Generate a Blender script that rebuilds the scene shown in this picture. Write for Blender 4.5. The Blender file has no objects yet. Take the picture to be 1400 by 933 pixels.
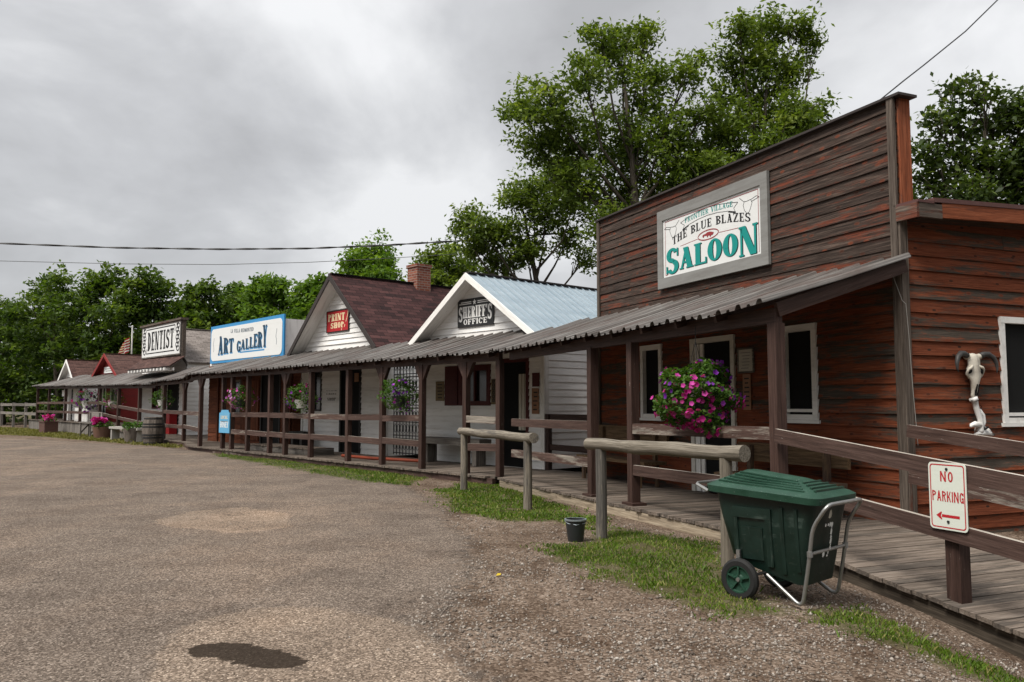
import bpy, math, random
import numpy as np
from mathutils import Matrix, Vector
random.seed(7)
RNG = np.random.default_rng(11)
SC = bpy.context.scene
COL = SC.collection
R = math.radians

# ------------------------------------------------------------------ camera numbers, also used to place things on real planes
FPX, CXP, CYP, EYE = 1130.0, 700.0, 466.5, 1.5
PITCH = R(4.38)
_c, _s = math.cos(PITCH), math.sin(PITCH)
def ray(x, y):
    a = (x - CXP) / FPX; b = (CYP - y) / FPX
    return (a, _c - b * _s, _s + b * _c)
def on_z(x, y, z=0.0):                       # point of a horizontal plane
    r = ray(x, y); t = (z - EYE) / r[2]
    return (r[0] * t, r[1] * t, z)
def at_depth(x, y, Y):
    r = ray(x, y); t = Y / r[1]
    return (r[0] * t, Y, EYE + r[2] * t)

# ------------------------------------------------------------------ frames: x to the right along the facades, y back, z up
def frame(ox, oy, dx, dy):
    n = math.hypot(dx, dy); dx /= n; dy /= n
    return Matrix(((dx, -dy, 0, ox), (dy, dx, 0, oy), (0, 0, 1, 0), (0, 0, 0, 1)))
WORLD = Matrix.Identity(4)
FS = frame(2.74, 8.55, .387, -.922)          # saloon
FM = frame(-.9, 16.35, .659, -.752)          # sheriff and all that follow

# ------------------------------------------------------------------ mesh builder
class MB:
    def __init__(s, F=WORLD):
        s.F = F; s.v = []; s.f = []; s.m = []; s.g = []; s.r = []
    def add(s, vs, fs, mat=0, g=None, r=None):
        b = len(s.v)
        if r is None: r = random.random()
        s.v += [tuple(p) for p in vs]
        if g is None:
            o = r * 37.0
            g = [(p[0] + o, p[1] + o, p[2] + o) for p in vs]
        s.g += [tuple(q) for q in g]
        s.r += [r] * len(vs)
        for f in fs:
            s.f.append([b + i for i in f]); s.m.append(mat)
    def hexa(s, p, mat=0, along=None, r=None):      # 8 points: bottom 4 (ccw), top 4
        if r is None: r = random.random()
        P = [Vector(q) for q in p]
        if along is None:
            ext = [(P[1] - P[0]).length, (P[3] - P[0]).length, (P[4] - P[0]).length]
            along = ext.index(max(ext))
        ax = [(P[1] - P[0]), (P[3] - P[0]), (P[4] - P[0])]
        L = [a.length for a in ax]
        cor = [(0,0,0),(1,0,0),(1,1,0),(0,1,0),(0,0,1),(1,0,1),(1,1,1),(0,1,1)]
        o = [i for i in range(3) if i != along]
        g = [(c[along] * L[along] + r * 91, c[o[0]] * L[o[0]] + r * 17, c[o[1]] * L[o[1]] + r * 23) for c in cor]
        s.add(p, [(0,3,2,1),(4,5,6,7),(0,1,5,4),(1,2,6,5),(2,3,7,6),(3,0,4,7)], mat, g, r)
    def box(s, x0, x1, y0, y1, z0, z1, mat=0, along=None, r=None):
        s.hexa([(x0,y0,z0),(x1,y0,z0),(x1,y1,z0),(x0,y1,z0),(x0,y0,z1),(x1,y0,z1),(x1,y1,z1),(x0,y1,z1)], mat, along, r)
    def beam(s, a, b, w, h, mat=0, up=(0,0,1), r=None, topmat=None):   # bar from a to b, width w sideways, height h along up
        a = Vector(a); b = Vector(b); d = (b - a); L = d.length; d.normalize()
        up = Vector(up); sd = d.cross(up)
        if sd.length < 1e-4: sd = d.cross(Vector((1,0,0)))
        sd.normalize(); up = sd.cross(d)
        sd *= w / 2; up *= h / 2
        s.hexa([a-sd-up, b-sd-up, b+sd-up, a+sd-up, a-sd+up, b-sd+up, b+sd+up, a+sd+up], mat, 0, r)
        if topmat is not None: s.m[-5] = topmat
    def tube(s, pts, rad, n=8, mat=0, cap=True, r=None):
        if r is None: r = random.random()
        P = [Vector(p) for p in pts]; k = len(P)
        if not hasattr(rad, '__len__'): rad = [rad] * k
        vs = []; g = []; acc = 0; ref = None
        for i in range(k):
            t = (P[min(i+1,k-1)] - P[max(i-1,0)]); t.normalize()
            if ref is None:
                ref = t.cross(Vector((0,0,1)))
                if ref.length < 1e-3: ref = t.cross(Vector((1,0,0)))
            ref = ref - t * ref.dot(t); ref.normalize()
            bi = t.cross(ref)
            if i: acc += (P[i] - P[i-1]).length
            for j in range(n):
                a = 2 * math.pi * j / n
                o = ref * math.cos(a) + bi * math.sin(a)
                vs.append(P[i] + o * rad[i]); g.append((acc + r * 61, math.cos(a) * rad[i] + r * 11, math.sin(a) * rad[i] + r * 7))
        fs = []
        for i in range(k - 1):
            for j in range(n):
                q = (j + 1) % n
                fs.append((i*n+j, i*n+q, (i+1)*n+q, (i+1)*n+j))
        if cap:
            fs.append(tuple(range(n))[::-1]); fs.append(tuple((k-1)*n + j for j in range(n)))
        s.add(vs, fs, mat, g, r)
    def lathe(s, c, prof, n=20, mat=0, r=None, cap=True):   # prof [(radius, z)]
        if r is None: r = random.random()
        vs = []; g = []
        for (q, z) in prof:
            for j in range(n):
                a = 2 * math.pi * j / n
                vs.append((c[0] + q * math.cos(a), c[1] + q * math.sin(a), c[2] + z)); g.append((z, a * .3, q))
        fs = []
        k = len(prof)
        for i in range(k - 1):
            for j in range(n):
                t = (j + 1) % n
                fs.append((i*n+j, i*n+t, (i+1)*n+t, (i+1)*n+j))
        if cap:
            fs.append(tuple(range(n))[::-1]); fs.append(tuple((k-1)*n + j for j in range(n)))
        s.add(vs, fs, mat, g, r)
    def disc(s, c, nrm, rad, n=12, mat=0, thick=.004):
        nrm = Vector(nrm).normalized()
        s.tube([Vector(c), Vector(c) + nrm * thick], rad, n, mat)
    def prism(s, poly, fn, o0, o1, mat=0, r=None):       # poly of (s, z), fn(s, out, z)
        n = len(poly)
        vs = [fn(p[0], o0, p[1]) for p in poly] + [fn(p[0], o1, p[1]) for p in poly]
        fs = [tuple(range(n))[::-1], tuple(range(n, 2*n))]
        for i in range(n):
            j = (i + 1) % n
            fs.append((i, j, n + j, n + i))
        s.add(vs, fs, mat, None, r)
    def flat(s, poly, fn, o, mat=0):
        s.add([fn(p[0], o, p[1]) for p in poly], [tuple(range(len(poly)))], mat)
    def build(s, name, mats, parent=None, origin=(0,0,0), smooth=False):
        if not isinstance(mats, (list, tuple)): mats = [mats]
        o = bpy.data.objects.new(name, bpy.data.meshes.new(name))
        T = s.F @ Matrix.Translation(Vector(origin))
        base = WMAT[parent.name] if parent is not None else T
        X = np.array(base.inverted() @ s.F)
        V = np.array(s.v, dtype=np.float64)
        V = V @ X[:3,:3].T + X[:3,3]
        me = o.data
        me.from_pydata(V.tolist(), [], s.f)
        for m in mats: me.materials.append(m)
        if len(mats) > 1: me.polygons.foreach_set('material_index', s.m)
        a = me.attributes.new('gc', 'FLOAT_VECTOR', 'POINT'); a.data.foreach_set('vector', np.array(s.g, dtype=np.float32).ravel())
        a = me.attributes.new('rnd', 'FLOAT', 'POINT'); a.data.foreach_set('value', np.array(s.r, dtype=np.float32))
        if smooth:
            me.polygons.foreach_set('use_smooth', [True] * len(me.polygons))
            if smooth != 'all': me.set_sharp_from_angle(angle=R(40))
        me.update()
        COL.objects.link(o)
        if parent is not None: o.parent = parent; WMAT[o.name] = base
        else: o.matrix_world = T; WMAT[o.name] = T
        return o
WMAT = {}
def tag(o, label=None, cat=None, group=None, kind=None):
    if label: o['label'] = label
    if cat: o['category'] = cat
    if group: o['group'] = group
    if kind: o['kind'] = kind
    return o
def thing(name, label, cat, F=WORLD, loc=(0,0,0), group=None, rot=0):
    o = bpy.data.objects.new(name, None); COL.objects.link(o)
    o.empty_display_size = .1
    o.matrix_world = F @ Matrix.Translation(Vector(loc)) @ Matrix.Rotation(rot, 4, 'Z')
    WMAT[o.name] = o.matrix_world.copy()
    return tag(o, label, cat, group)
def np_mesh(name, V, Fq, rnd, mats, parent=None, k=4):
    me = bpy.data.meshes.new(name)
    nv = len(V); nf = len(Fq)
    base = WMAT[parent.name] if parent is not None else WORLD
    X = np.array(base.inverted()); V = V @ X[:3,:3].T + X[:3,3]
    me.vertices.add(nv); me.vertices.foreach_set('co', np.ascontiguousarray(V, dtype=np.float32).ravel())
    me.loops.add(nf * k); me.loops.foreach_set('vertex_index', np.ascontiguousarray(Fq, dtype=np.int32).ravel())
    me.polygons.add(nf); me.polygons.foreach_set('loop_start', np.arange(0, nf * k, k, dtype=np.int32))
    try: me.polygons.foreach_set('loop_total', np.full(nf, k, dtype=np.int32))
    except Exception: pass
    me.update(calc_edges=True)
    a = me.attributes.new('rnd', 'FLOAT', 'POINT'); a.data.foreach_set('value', np.ascontiguousarray(rnd, dtype=np.float32))
    for m in (mats if isinstance(mats, (list, tuple)) else [mats]): me.materials.append(m)
    o = bpy.data.objects.new(name, me); COL.objects.link(o)
    if parent is not None: o.parent = parent
    WMAT[o.name] = base
    return o

# ------------------------------------------------------------------ materials
class NM:
    def __init__(s, name, rough=.8, spec=.3):
        s.m = bpy.data.materials.new(name); s.m.use_nodes = True
        s.t = s.m.node_tree; s.n = s.t.nodes; s.l = s.t.links
        s.b = s.n['Principled BSDF']; s.b.inputs['Roughness'].default_value = rough
        s.b.inputs['Specular IOR Level'].default_value = spec
        M[name] = s.m
    def new(s, t, **k):
        n = s.n.new(t)
        for a, b in k.items(): setattr(n, a, b)
        return n
    def put(s, sock, v):
        if isinstance(v, bpy.types.NodeSocket): s.l.new(v, sock)
        elif isinstance(v, (tuple, list)) and len(v) == 3 and sock.type == 'RGBA': sock.default_value = (*v, 1)
        else: sock.default_value = v
    def attr(s, name, out='Fac'):
        n = s.new('ShaderNodeAttribute', attribute_name=name); return n.outputs[out]
    def gc(s, sc=(1,1,1)):
        n = s.new('ShaderNodeVectorMath', operation='MULTIPLY'); s.put(n.inputs[0], s.attr('gc', 'Vector')); n.inputs[1].default_value = sc
        return n.outputs[0]
    def obj(s, sc=(1,1,1)):
        c = s.new('ShaderNodeTexCoord'); n = s.new('ShaderNodeVectorMath', operation='MULTIPLY')
        s.l.new(c.outputs['Object'], n.inputs[0]); n.inputs[1].default_value = sc
        return n.outputs[0]
    def noise(s, vec, scale=5, detail=4, rough=.6, out='Fac'):
        n = s.new('ShaderNodeTexNoise'); s.l.new(vec, n.inputs['Vector'])
        n.inputs['Scale'].default_value = scale; n.inputs['Detail'].default_value = detail; n.inputs['Roughness'].default_value = rough
        return n.outputs[out]
    def vor(s, vec, scale=5, feature='F1', out='Distance', dim='3D'):
        n = s.new('ShaderNodeTexVoronoi', feature=feature, voronoi_dimensions=dim); s.l.new(vec, n.inputs['Vector']); n.inputs['Scale'].default_value = scale
        return n.outputs[out]
    def ramp(s, fac, *stops):
        n = s.new('ShaderNodeValToRGB'); s.l.new(fac, n.inputs[0]); e = n.color_ramp.elements
        while len(e) < len(stops): e.new(.5)
        for i, (p, c) in enumerate(stops):
            e[i].position = p; e[i].color = (c, c, c, 1) if not isinstance(c, tuple) else (*c, 1)
        return n.outputs[0]
    def mix(s, f, a, b, mode='MIX'):
        n = s.new('ShaderNodeMix', data_type='RGBA', blend_type=mode)
        s.put(n.inputs[0], f); s.put(n.inputs[6], a); s.put(n.inputs[7], b)
        return n.outputs[2]
    def math(s, op, a, b=0.0, clamp=False):
        n = s.new('ShaderNodeMath', operation=op, use_clamp=clamp); s.put(n.inputs[0], a); s.put(n.inputs[1], b)
        return n.outputs[0]
    def col(s, v): s.put(s.b.inputs['Base Color'], v); return s
    def rough(s, v): s.put(s.b.inputs['Roughness'], v); return s
    def bump(s, h, strength=.3, dist=.01):
        n = s.new('ShaderNodeBump'); s.l.new(h, n.inputs['Height']); n.inputs['Strength'].default_value = strength; n.inputs['Distance'].default_value = dist
        s.l.new(n.outputs[0], s.b.inputs['Normal']); return s
M = {}
def wood(name, c_dark, c_mid, c_light, wear=None, wear_amt=.5, along=1.6, across=38, rough=.85, tone=.5, knots=False, chips=None, shift=.34):
    n = NM(name, rough, .2)
    g = n.noise(n.gc((along, across, across)), 1, 5, .65)
    c = n.ramp(g, (.28, c_dark), (.5, c_mid), (.74, c_light))
    if wear is not None:
        w = n.noise(n.gc((.9, 8, 8)), 1, 6, .72)
        w = n.math('ADD', w, n.math('MULTIPLY', n.math('SUBTRACT', n.attr('rnd'), .5), shift))
        w = n.math('ADD', w, n.math('MULTIPLY', n.math('SUBTRACT', n.noise(n.gc((9, 120, 120)), 1, 3, .7), .5), .22))
        f = n.ramp(w, (wear_amt - .055, 0.0), (wear_amt + .05, 1.0))
        wc = n.ramp(g, (.3, tuple(x * .45 for x in wear)), (.7, wear))
        c = n.mix(f, c, wc)
    t = n.math('ADD', n.math('MULTIPLY', n.attr('rnd'), tone), 1 - tone / 2)
    c = n.mix(1.0, c, n.mix(1.0, t, (1, 1, 1), 'MULTIPLY'), 'MULTIPLY')
    if knots:
        k = n.vor(n.gc((2.3, 5.2, 0)), 1.0, dim='2D')
        c = n.mix(n.ramp(k, (.05, 1.0), (.085, 0.0)), c, (.02, .012, .008))
        c = n.mix(n.math('MULTIPLY', n.ramp(k, (.075, 1.0), (.125, 0.0)), n.math('MULTIPLY', n.attr('rnd'), .7)), c, (.20, .055, .026))
    if chips is not None:
        q = n.noise(n.gc((4.5, 48, 48)), 1, 6, .8)
        c = n.mix(n.ramp(q, (.655, 0.0), (.685, 1.0)), c, chips)
    fg = n.noise(n.gc((5, 190, 190)), 1, 3, .7)
    c = n.mix(.55, c, n.mix(1.0, c, n.ramp(fg, (.34, .4), (.66, 1.5)), 'MULTIPLY'))
    n.col(c).bump(g, .5, .006)
    return n
wood('saloon_upper', (.010,.0075,.006), (.040,.027,.021), (.125,.092,.075), (.150,.040,.021), .595, knots=True, tone=.45, shift=.08, across=85, along=2.2)
wood('saloon_lower', (.085,.020,.007), (.175,.046,.019), (.25,.080,.037), (.080,.064,.050), .545, knots=True, tone=.4, shift=.18, across=75, along=2.2)
wood('gallery_siding', (.05,.016,.008), (.12,.038,.018), (.2,.07,.03), None, knots=True, tone=.7)
wood('weathered_trim', (.035,.027,.022), (.095,.075,.061), (.175,.145,.12), (.14,.045,.027), .64, tone=.3)
wood('stained_trim', (.10,.03,.015), (.26,.075,.032), (.34,.12,.06), (.11,.095,.085), .55, tone=.3)
wood('deck_wood', (.060,.046,.037), (.155,.124,.100), (.26,.218,.182), (.10,.083,.069), .58, tone=.5)
wood('timber_edge', (.13,.10,.070), (.29,.235,.17), (.42,.355,.27), tone=.4)
wood('log_wood', (.045,.037,.029), (.175,.152,.120), (.29,.26,.215), (.12,.11,.098), .55, along=1.2, across=60, tone=.2)
wood('grey_wood', (.06,.052,.046), (.15,.135,.12), (.26,.24,.215), tone=.5)
wood('brown_paint', (.026,.014,.011), (.052,.029,.023), (.078,.046,.038), None, tone=.3, rough=.6, chips=(.32,.29,.26))
wood('brown_rail', (.035,.020,.016), (.072,.043,.035), (.115,.072,.060), (.30,.265,.225), .70, tone=.3, rough=.7, chips=(.45,.42,.38))
wood('rail_top', (.16,.13,.11), (.40,.36,.31), (.55,.51,.46), (.10,.065,.055), .60, tone=.2)
wood('ramp_skirt', (.018,.014,.010), (.050,.040,.030), (.095,.078,.060), tone=.3)
wood('bench_wood', (.055,.035,.02), (.14,.09,.05), (.23,.15,.085), (.09,.06,.045), .6, tone=.4)
wood('barrel_wood', (.05,.042,.036), (.12,.10,.085), (.19,.165,.14), tone=.5)
def paint(name, c, dirt=(.3,.28,.25), amt=.62, rough=.65, tone=.08, peel=None):
    n = NM(name, rough, .3)
    g = n.noise(n.gc((1.2, 9, 9)), 1, 5, .7)
    k = n.mix(n.math('MULTIPLY', n.ramp(g, (amt - .14, 0.0), (amt + .16, 1.0)), .55), c, dirt)
    if peel:
        q = n.noise(n.gc((4, 22, 22)), 1, 6, .75)
        k = n.mix(n.ramp(q, (.67, 0.0), (.70, 1.0)), k, peel)
    t = n.math('ADD', n.math('MULTIPLY', n.attr('rnd'), tone), 1 - tone)
    k = n.mix(1.0, k, n.mix(1.0, t, (1,1,1), 'MULTIPLY'), 'MULTIPLY')
    n.col(k).bump(g, .12, .004)
    return n
paint('white_siding', (.82,.81,.79), (.40,.37,.33), .62, peel=(.3,.27,.24))
paint('white_trim', (.82,.81,.78), (.4,.37,.33), .62, peel=(.27,.24,.21))
paint('door_trim', (.66,.64,.58), (.3,.27,.23), .6)
paint('red_siding', (.22,.018,.016), (.10,.02,.018), .6)
paint('maroon_trim', (.075,.010,.009), (.04,.008,.008), .6)
paint('black_trim', (.018,.016,.015), (.05,.045,.04), .6)
paint('dark_fascia', (.035,.028,.026), (.06,.05,.045), .6)
paint('brown_metal', (.10,.045,.040), (.14,.07,.06), .6, rough=.5)
paint('sign_white', (.68,.69,.68), (.55,.55,.52), .66, rough=.5, tone=.02)
paint('sign_grey_frame', (.23,.23,.22), (.12,.11,.10), .55)
paint('sign_black', (.022,.022,.023), (.09,.085,.08), .66, rough=.5)
paint('sign_red', (.40,.012,.016), (.25,.03,.03), .62, rough=.45)
paint('sign_blue_border', (.035,.24,.50), (.10,.30,.5), .62, rough=.5)
paint('letter_teal', (.006,.24,.215), (.02,.2,.19), .7, tone=.02)
paint('letter_black', (.014,.014,.015), (.04,.04,.04), .7, tone=.02)
paint('letter_maroon', (.26,.03,.035), (.2,.04,.04), .7, tone=.02)
paint('letter_white', (.74,.74,.72), (.5,.5,.48), .7, tone=.02)
paint('letter_cream', (.75,.62,.38), (.6,.45,.25), .7, tone=.02)
paint('letter_navy', (.012,.045,.085), (.02,.05,.08), .7, tone=.02)
paint('letter_red', (.42,.015,.022), (.3,.02,.02), .7, tone=.02)
paint('letter_grey', (.25,.24,.23), (.2,.2,.2), .7, tone=.02)
paint('panel_blue', (.11,.36,.58), (.2,.4,.55), .66, rough=.5)
paint('parking_white', (.62,.65,.58), (.45,.45,.4), .68, rough=.4, tone=.02)
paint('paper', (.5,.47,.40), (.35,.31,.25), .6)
paint('old_paper', (.22,.16,.08), (.12,.08,.04), .55)
paint('tan_board', (.30,.15,.08), (.18,.09,.05), .55)
paint('bone', (.58,.54,.46), (.28,.24,.18), .56, rough=.7)
paint('bone_white', (.74,.73,.71), (.28,.26,.23), .6, rough=.6)
paint('horn', (.045,.043,.042), (.13,.125,.12), .58, rough=.5)
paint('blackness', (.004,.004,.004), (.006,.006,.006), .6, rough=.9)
paint('red_plastic', (.35,.012,.014), (.2,.02,.02), .7, rough=.4)
paint('orange_paint', (.26,.05,.022), (.15,.045,.03), .55)
paint('concrete', (.38,.36,.33), (.2,.19,.17), .55)
paint('clay_pot', (.16,.085,.06), (.08,.05,.04), .55)
paint('planter_brown', (.085,.04,.032), (.12,.07,.05), .6)
def simple(name, c, rough=.5, metal=0.0, spec=.5, nz=.15, sc=30):
    n = NM(name, rough, spec); n.b.inputs['Metallic'].default_value = metal
    g = n.noise(n.gc((sc, sc, sc)), 1, 4, .6)
    n.col(n.mix(n.math('MULTIPLY', g, nz * 2), c, tuple(x * .35 for x in c)))
    n.rough(n.math('ADD', n.math('MULTIPLY', g, .25), rough - .12))
    return n
simple('glass', (.014,.015,.017), .20, 0, .6, .1, 3)
simple('steel', (.42,.42,.41), .42, .85, .5, .3, 40)
simple('dark_iron', (.02,.02,.02), .5, .3)
simple('rubber', (.018,.018,.018), .75, 0, .3, .3, 20)
simple('black_plastic', (.022,.026,.028), .4, 0, .5, .2, 20)
simple('zinc', (.35,.40,.43), .45, .6)
simple('wire_black', (.012,.012,.013), .6)
simple('wire_white', (.26,.25,.23), .6)
simple('soil', (.06,.042,.03), .95)
n = NM('bin_green', .42, .45)
g = n.noise(n.gc((5, 5, 5)), 1, 6, .7); g2 = n.noise(n.gc((60, 60, 60)), 1, 3, .6)
c = n.ramp(g, (.3, (.0018,.010,.007)), (.7, (.004,.019,.013)))
c = n.mix(n.math('MULTIPLY', n.ramp(n.noise(n.gc((2.5, 40, 8)), 1, 5, .7), (.6, 0.0), (.72, 1.0)), .35), c, (.11,.15,.13))
c = n.mix(n.math('MULTIPLY', n.ramp(n.noise(n.gc((14, 14, 22)), 1, 6, .8), (.60, 0.0), (.68, 1.0)), .28), c, (.10,.095,.08))
c = n.mix(n.math('MULTIPLY', n.ramp(n.noise(n.gc((60, 8, 12)), 1, 4, .7), (.68, 0.0), (.71, 1.0)), .3), c, (.16,.20,.18))
n.col(c).rough(n.ramp(g, (.3, .34), (.7, .6))).bump(g2, .06, .002)
n = NM('bin_lid', .5, .4)
g = n.noise(n.gc((6, 6, 6)), 1, 6, .7)
c = n.ramp(g, (.3, (.007,.036,.021)), (.7, (.016,.058,.036)))
c = n.mix(n.math('MULTIPLY', n.ramp(n.noise(n.gc((90, 90, 90)), 1, 2, .5), (.68, 0.0), (.74, 1.0)), .5), c, (.3,.33,.31))
n.col(c).rough(n.ramp(g, (.3, .42), (.7, .65)))
# sheet metal of the walkway roof
n = NM('roof_sheet', .55, .4); n.b.inputs['Metallic'].default_value = .15
g = n.noise(n.gc((.4, 17, 17)), 1, 5, .75); g2 = n.noise(n.gc((1.3, 1.3, 1.3)), 1, 4, .6)
c = n.ramp(g, (.34, (.035,.031,.028)), (.5, (.12,.110,.102)), (.66, (.27,.255,.24)))
c = n.mix(n.ramp(g2, (.46, 0.0), (.66, .7)), c, (.075,.050,.042))
n.col(c).rough(n.ramp(g2, (.3, .4), (.7, .7)))
n = NM('blue_roof', .45, .4); n.b.inputs['Metallic'].default_value = .2
g = n.noise(n.gc((.6, 3, 3)), 1, 5, .65)
c = n.ramp(g, (.3, (.25,.315,.365)), (.7, (.37,.435,.48)))
n.col(c)
n = NM('cream_roof', .6, .3); n.col(n.ramp(n.noise(n.gc((.6, 6, 6)), 1, 4), (.3, (.28,.24,.19)), (.7, (.48,.43,.36))))
def shingle(name, a, b, cc):
    n = NM(name, .9, .2)
    v = n.gc((1, 1, 0))
    br = n.new('ShaderNodeTexBrick'); n.l.new(v, br.inputs['Vector'])
    br.inputs['Scale'].default_value = 1; br.inputs['Brick Width'].default_value = .33; br.inputs['Row Height'].default_value = .14
    br.inputs['Mortar Size'].default_value = .006; br.inputs['Bias'].default_value = 0; br.offset = .5
    br.inputs['Color1'].default_value = (0,0,0,1); br.inputs['Color2'].default_value = (1,1,1,1); br.inputs['Mortar'].default_value = (.5,.5,.5,1)
    big = n.noise(n.gc((1.1, 3.2, 0)), 1, 4, .6)
    k = n.math('ADD', n.math('MULTIPLY', br.outputs['Color'], .45), n.math('MULTIPLY', big, .8))
    c = n.ramp(k, (.3, a), (.6, b), (.95, cc))
    c = n.mix(br.outputs['Fac'], c, tuple(x * .25 for x in a))
    fine = n.noise(n.gc((90, 90, 90)), 1, 2, .6)
    c = n.mix(.35, c, n.mix(1.0, c, n.ramp(fine, (.35, .4), (.65, 1.5)), 'MULTIPLY'))
    n.col(c).bump(n.math('SUBTRACT', br.outputs['Color'], br.outputs['Fac']), .5, .012)
shingle('shingle_maroon', (.016,.009,.0095), (.042,.018,.018), (.085,.038,.036))
shingle('shingle_brown', (.035,.018,.015), (.07,.036,.030), (.11,.06,.05))
shingle('shingle_grey', (.11,.095,.085), (.19,.165,.15), (.27,.24,.22))
n = NM('chimney_brick', .9, .2)
br = n.new('ShaderNodeTexBrick'); n.l.new(n.gc((1,1,1)), br.inputs['Vector'])
br.inputs['Scale'].default_value = 1; br.inputs['Brick Width'].default_value = .2; br.inputs['Row Height'].default_value = .075; br.inputs['Mortar Size'].default_value = .008
br.inputs['Color1'].default_value = (.15,.045,.03,1); br.inputs['Color2'].default_value = (.26,.09,.055,1); br.inputs['Mortar'].default_value = (.25,.21,.18,1)
n.col(br.outputs['Color']).bump(br.outputs['Fac'], -.4, .01)
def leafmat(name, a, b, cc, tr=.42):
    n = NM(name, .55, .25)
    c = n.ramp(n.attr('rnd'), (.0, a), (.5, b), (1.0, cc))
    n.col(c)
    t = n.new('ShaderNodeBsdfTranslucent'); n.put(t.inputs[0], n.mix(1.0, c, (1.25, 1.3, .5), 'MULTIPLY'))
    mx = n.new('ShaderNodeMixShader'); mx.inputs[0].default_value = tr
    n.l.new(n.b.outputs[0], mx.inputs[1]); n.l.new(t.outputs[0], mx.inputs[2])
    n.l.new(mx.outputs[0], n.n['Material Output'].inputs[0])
leafmat('leaf_ash', (.036,.062,.010), (.112,.165,.025), (.245,.30,.062))
leafmat('leaf_dark', (.020,.038,.010), (.055,.085,.020), (.13,.17,.042))
leafmat('leaf_row', (.020,.042,.008), (.062,.108,.016), (.16,.22,.035))
leafmat('leaf_lime', (.045,.095,.012), (.10,.18,.022), (.2,.29,.045))
leafmat('leaf_basket', (.02,.055,.010), (.06,.13,.02), (.13,.22,.045))
leafmat('grass_blade', (.036,.068,.006), (.105,.185,.013), (.30,.27,.10), .3)
leafmat('grass_dry', (.085,.085,.02), (.16,.155,.03), (.26,.235,.07), .25)
leafmat('petal_pink', (.26,.008,.12), (.44,.014,.22), (.58,.07,.38), .3)
leafmat('petal_purple', (.06,.008,.14), (.16,.015,.30), (.36,.05,.46), .3)
leafmat('petal_mixed', (.10,.012,.24), (.48,.02,.26), (.66,.09,.45), .3)
leafmat('petal_light', (.35,.05,.40), (.55,.16,.55), (.72,.45,.68), .3)
leafmat('flag_red', (.32,.012,.025), (.36,.012,.025), (.4,.02,.03), .3)
leafmat('flag_white', (.68,.68,.68), (.7,.7,.7), (.74,.74,.74), .3)
leafmat('flag_blue', (.02,.03,.12), (.02,.03,.12), (.03,.04,.14), .2)
leafmat('yellow_leaf', (.5,.36,.02), (.55,.42,.03), (.6,.5,.05), .2)
n = NM('bark', .95, .1); g = n.noise(n.gc((3, 30, 30)), 1, 6, .7)
n.col(n.ramp(g, (.3, (.03,.024,.018)), (.55, (.085,.072,.056)), (.8, (.16,.14,.115)))).bump(g, .8, .03)

# ------------------------------------------------------------------ ground: one sheet, with masks for asphalt, grass and wear
def fbm(x, y, seed=0, oct=4):
    r = np.random.default_rng(seed); v = 0; a = 1; f = 1; tot = 0
    for o in range(oct):
        for k in range(4):
            th = r.uniform(0, 6.283); ph = r.uniform(0, 6.283); m = r.uniform(.7, 1.4)
            v = v + a * np.sin((x * np.cos(th) + y * np.sin(th)) * f * m * 2.2 + ph + 1.3 * np.sin((x * np.sin(th) - y * np.cos(th)) * f * 1.1 + ph * 2))
        tot += a * 4; a *= .55; f *= 2.1
    return v / tot
def gz(X, Y):
    X = np.asarray(X, float); Y = np.asarray(Y, float)
    dip = -.24 * np.log1p(np.exp((X - 2.5) * 4.0)) / 4.0 * np.clip((9.5 - Y) / 3, 0, 1.3)
    return dip + .012 * fbm(X * .5, Y * .5, 3, 3)
def world_poly(px): return np.array([on_z(x, y)[:2] for x, y in px])
def inside(poly, X, Y):
    c = np.zeros(X.shape, bool); n = len(poly)
    for i in range(n):
        x0, y0 = poly[i]; x1, y1 = poly[(i + 1) % n]
        if y0 == y1: continue
        k = ((y0 > Y) != (y1 > Y)) & (X < (x1 - x0) * (Y - y0) / (y1 - y0) + x0)
        c ^= k
    return c
def sdist(poly, X, Y, closed=True):
    d = np.full(X.shape, 1e9); n = len(poly)
    for i in range(n if closed else n - 1):
        a = poly[i]; b = poly[(i + 1) % n]; e = b - a; L = e @ e + 1e-12
        t = np.clip(((X - a[0]) * e[0] + (Y - a[1]) * e[1]) / L, 0, 1)
        d = np.minimum(d, np.hypot(X - a[0] - t * e[0], Y - a[1] - t * e[1]))
    return d
def signed(poly, X, Y):
    return np.where(inside(poly, X, Y), 1, -1) * sdist(poly, X, Y)
EDGE = world_poly([(0, 599), (120, 605), (240, 614), (330, 623), (450, 638), (560, 666), (605, 700), (640, 742), (640, 790), (605, 828), (572, 850), (620, 885), (665, 930), (730, 1100)])
ROADP = np.vstack([[[-300, 90], [-60, 62]], EDGE, [[3.0, .5], [4.0, -60], [-300, -60]]])
GR = {'a': [(296, 613), (340, 618), (420, 627), (500, 637), (560, 644), (580, 653), (560, 663), (500, 660), (430, 648), (350, 634), (296, 624)],
      'b': [(597, 670), (640, 659), (690, 662), (740, 681), (800, 702), (838, 714), (820, 724), (760, 714), (690, 713), (630, 702), (603, 686)],
      'c': [(738, 748), (800, 741), (840, 721), (900, 731), (985, 744), (1002, 770), (1002, 800), (1060, 822), (1080, 838), (1000, 845), (930, 825), (870, 806), (800, 786), (765, 768)],
      'd': [(1090, 842), (1130, 826), (1180, 821), (1230, 832), (1320, 862), (1420, 884), (1440, 950), (1400, 930), (1340, 907), (1257, 885), (1180, 868)],
      'e': [(-90, 580), (50, 587), (150, 597), (238, 605), (262, 611), (240, 613), (170, 607), (110, 602), (50, 597), (-90, 590)]}
GRW = {k: world_poly(v) for k, v in GR.items()}
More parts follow.
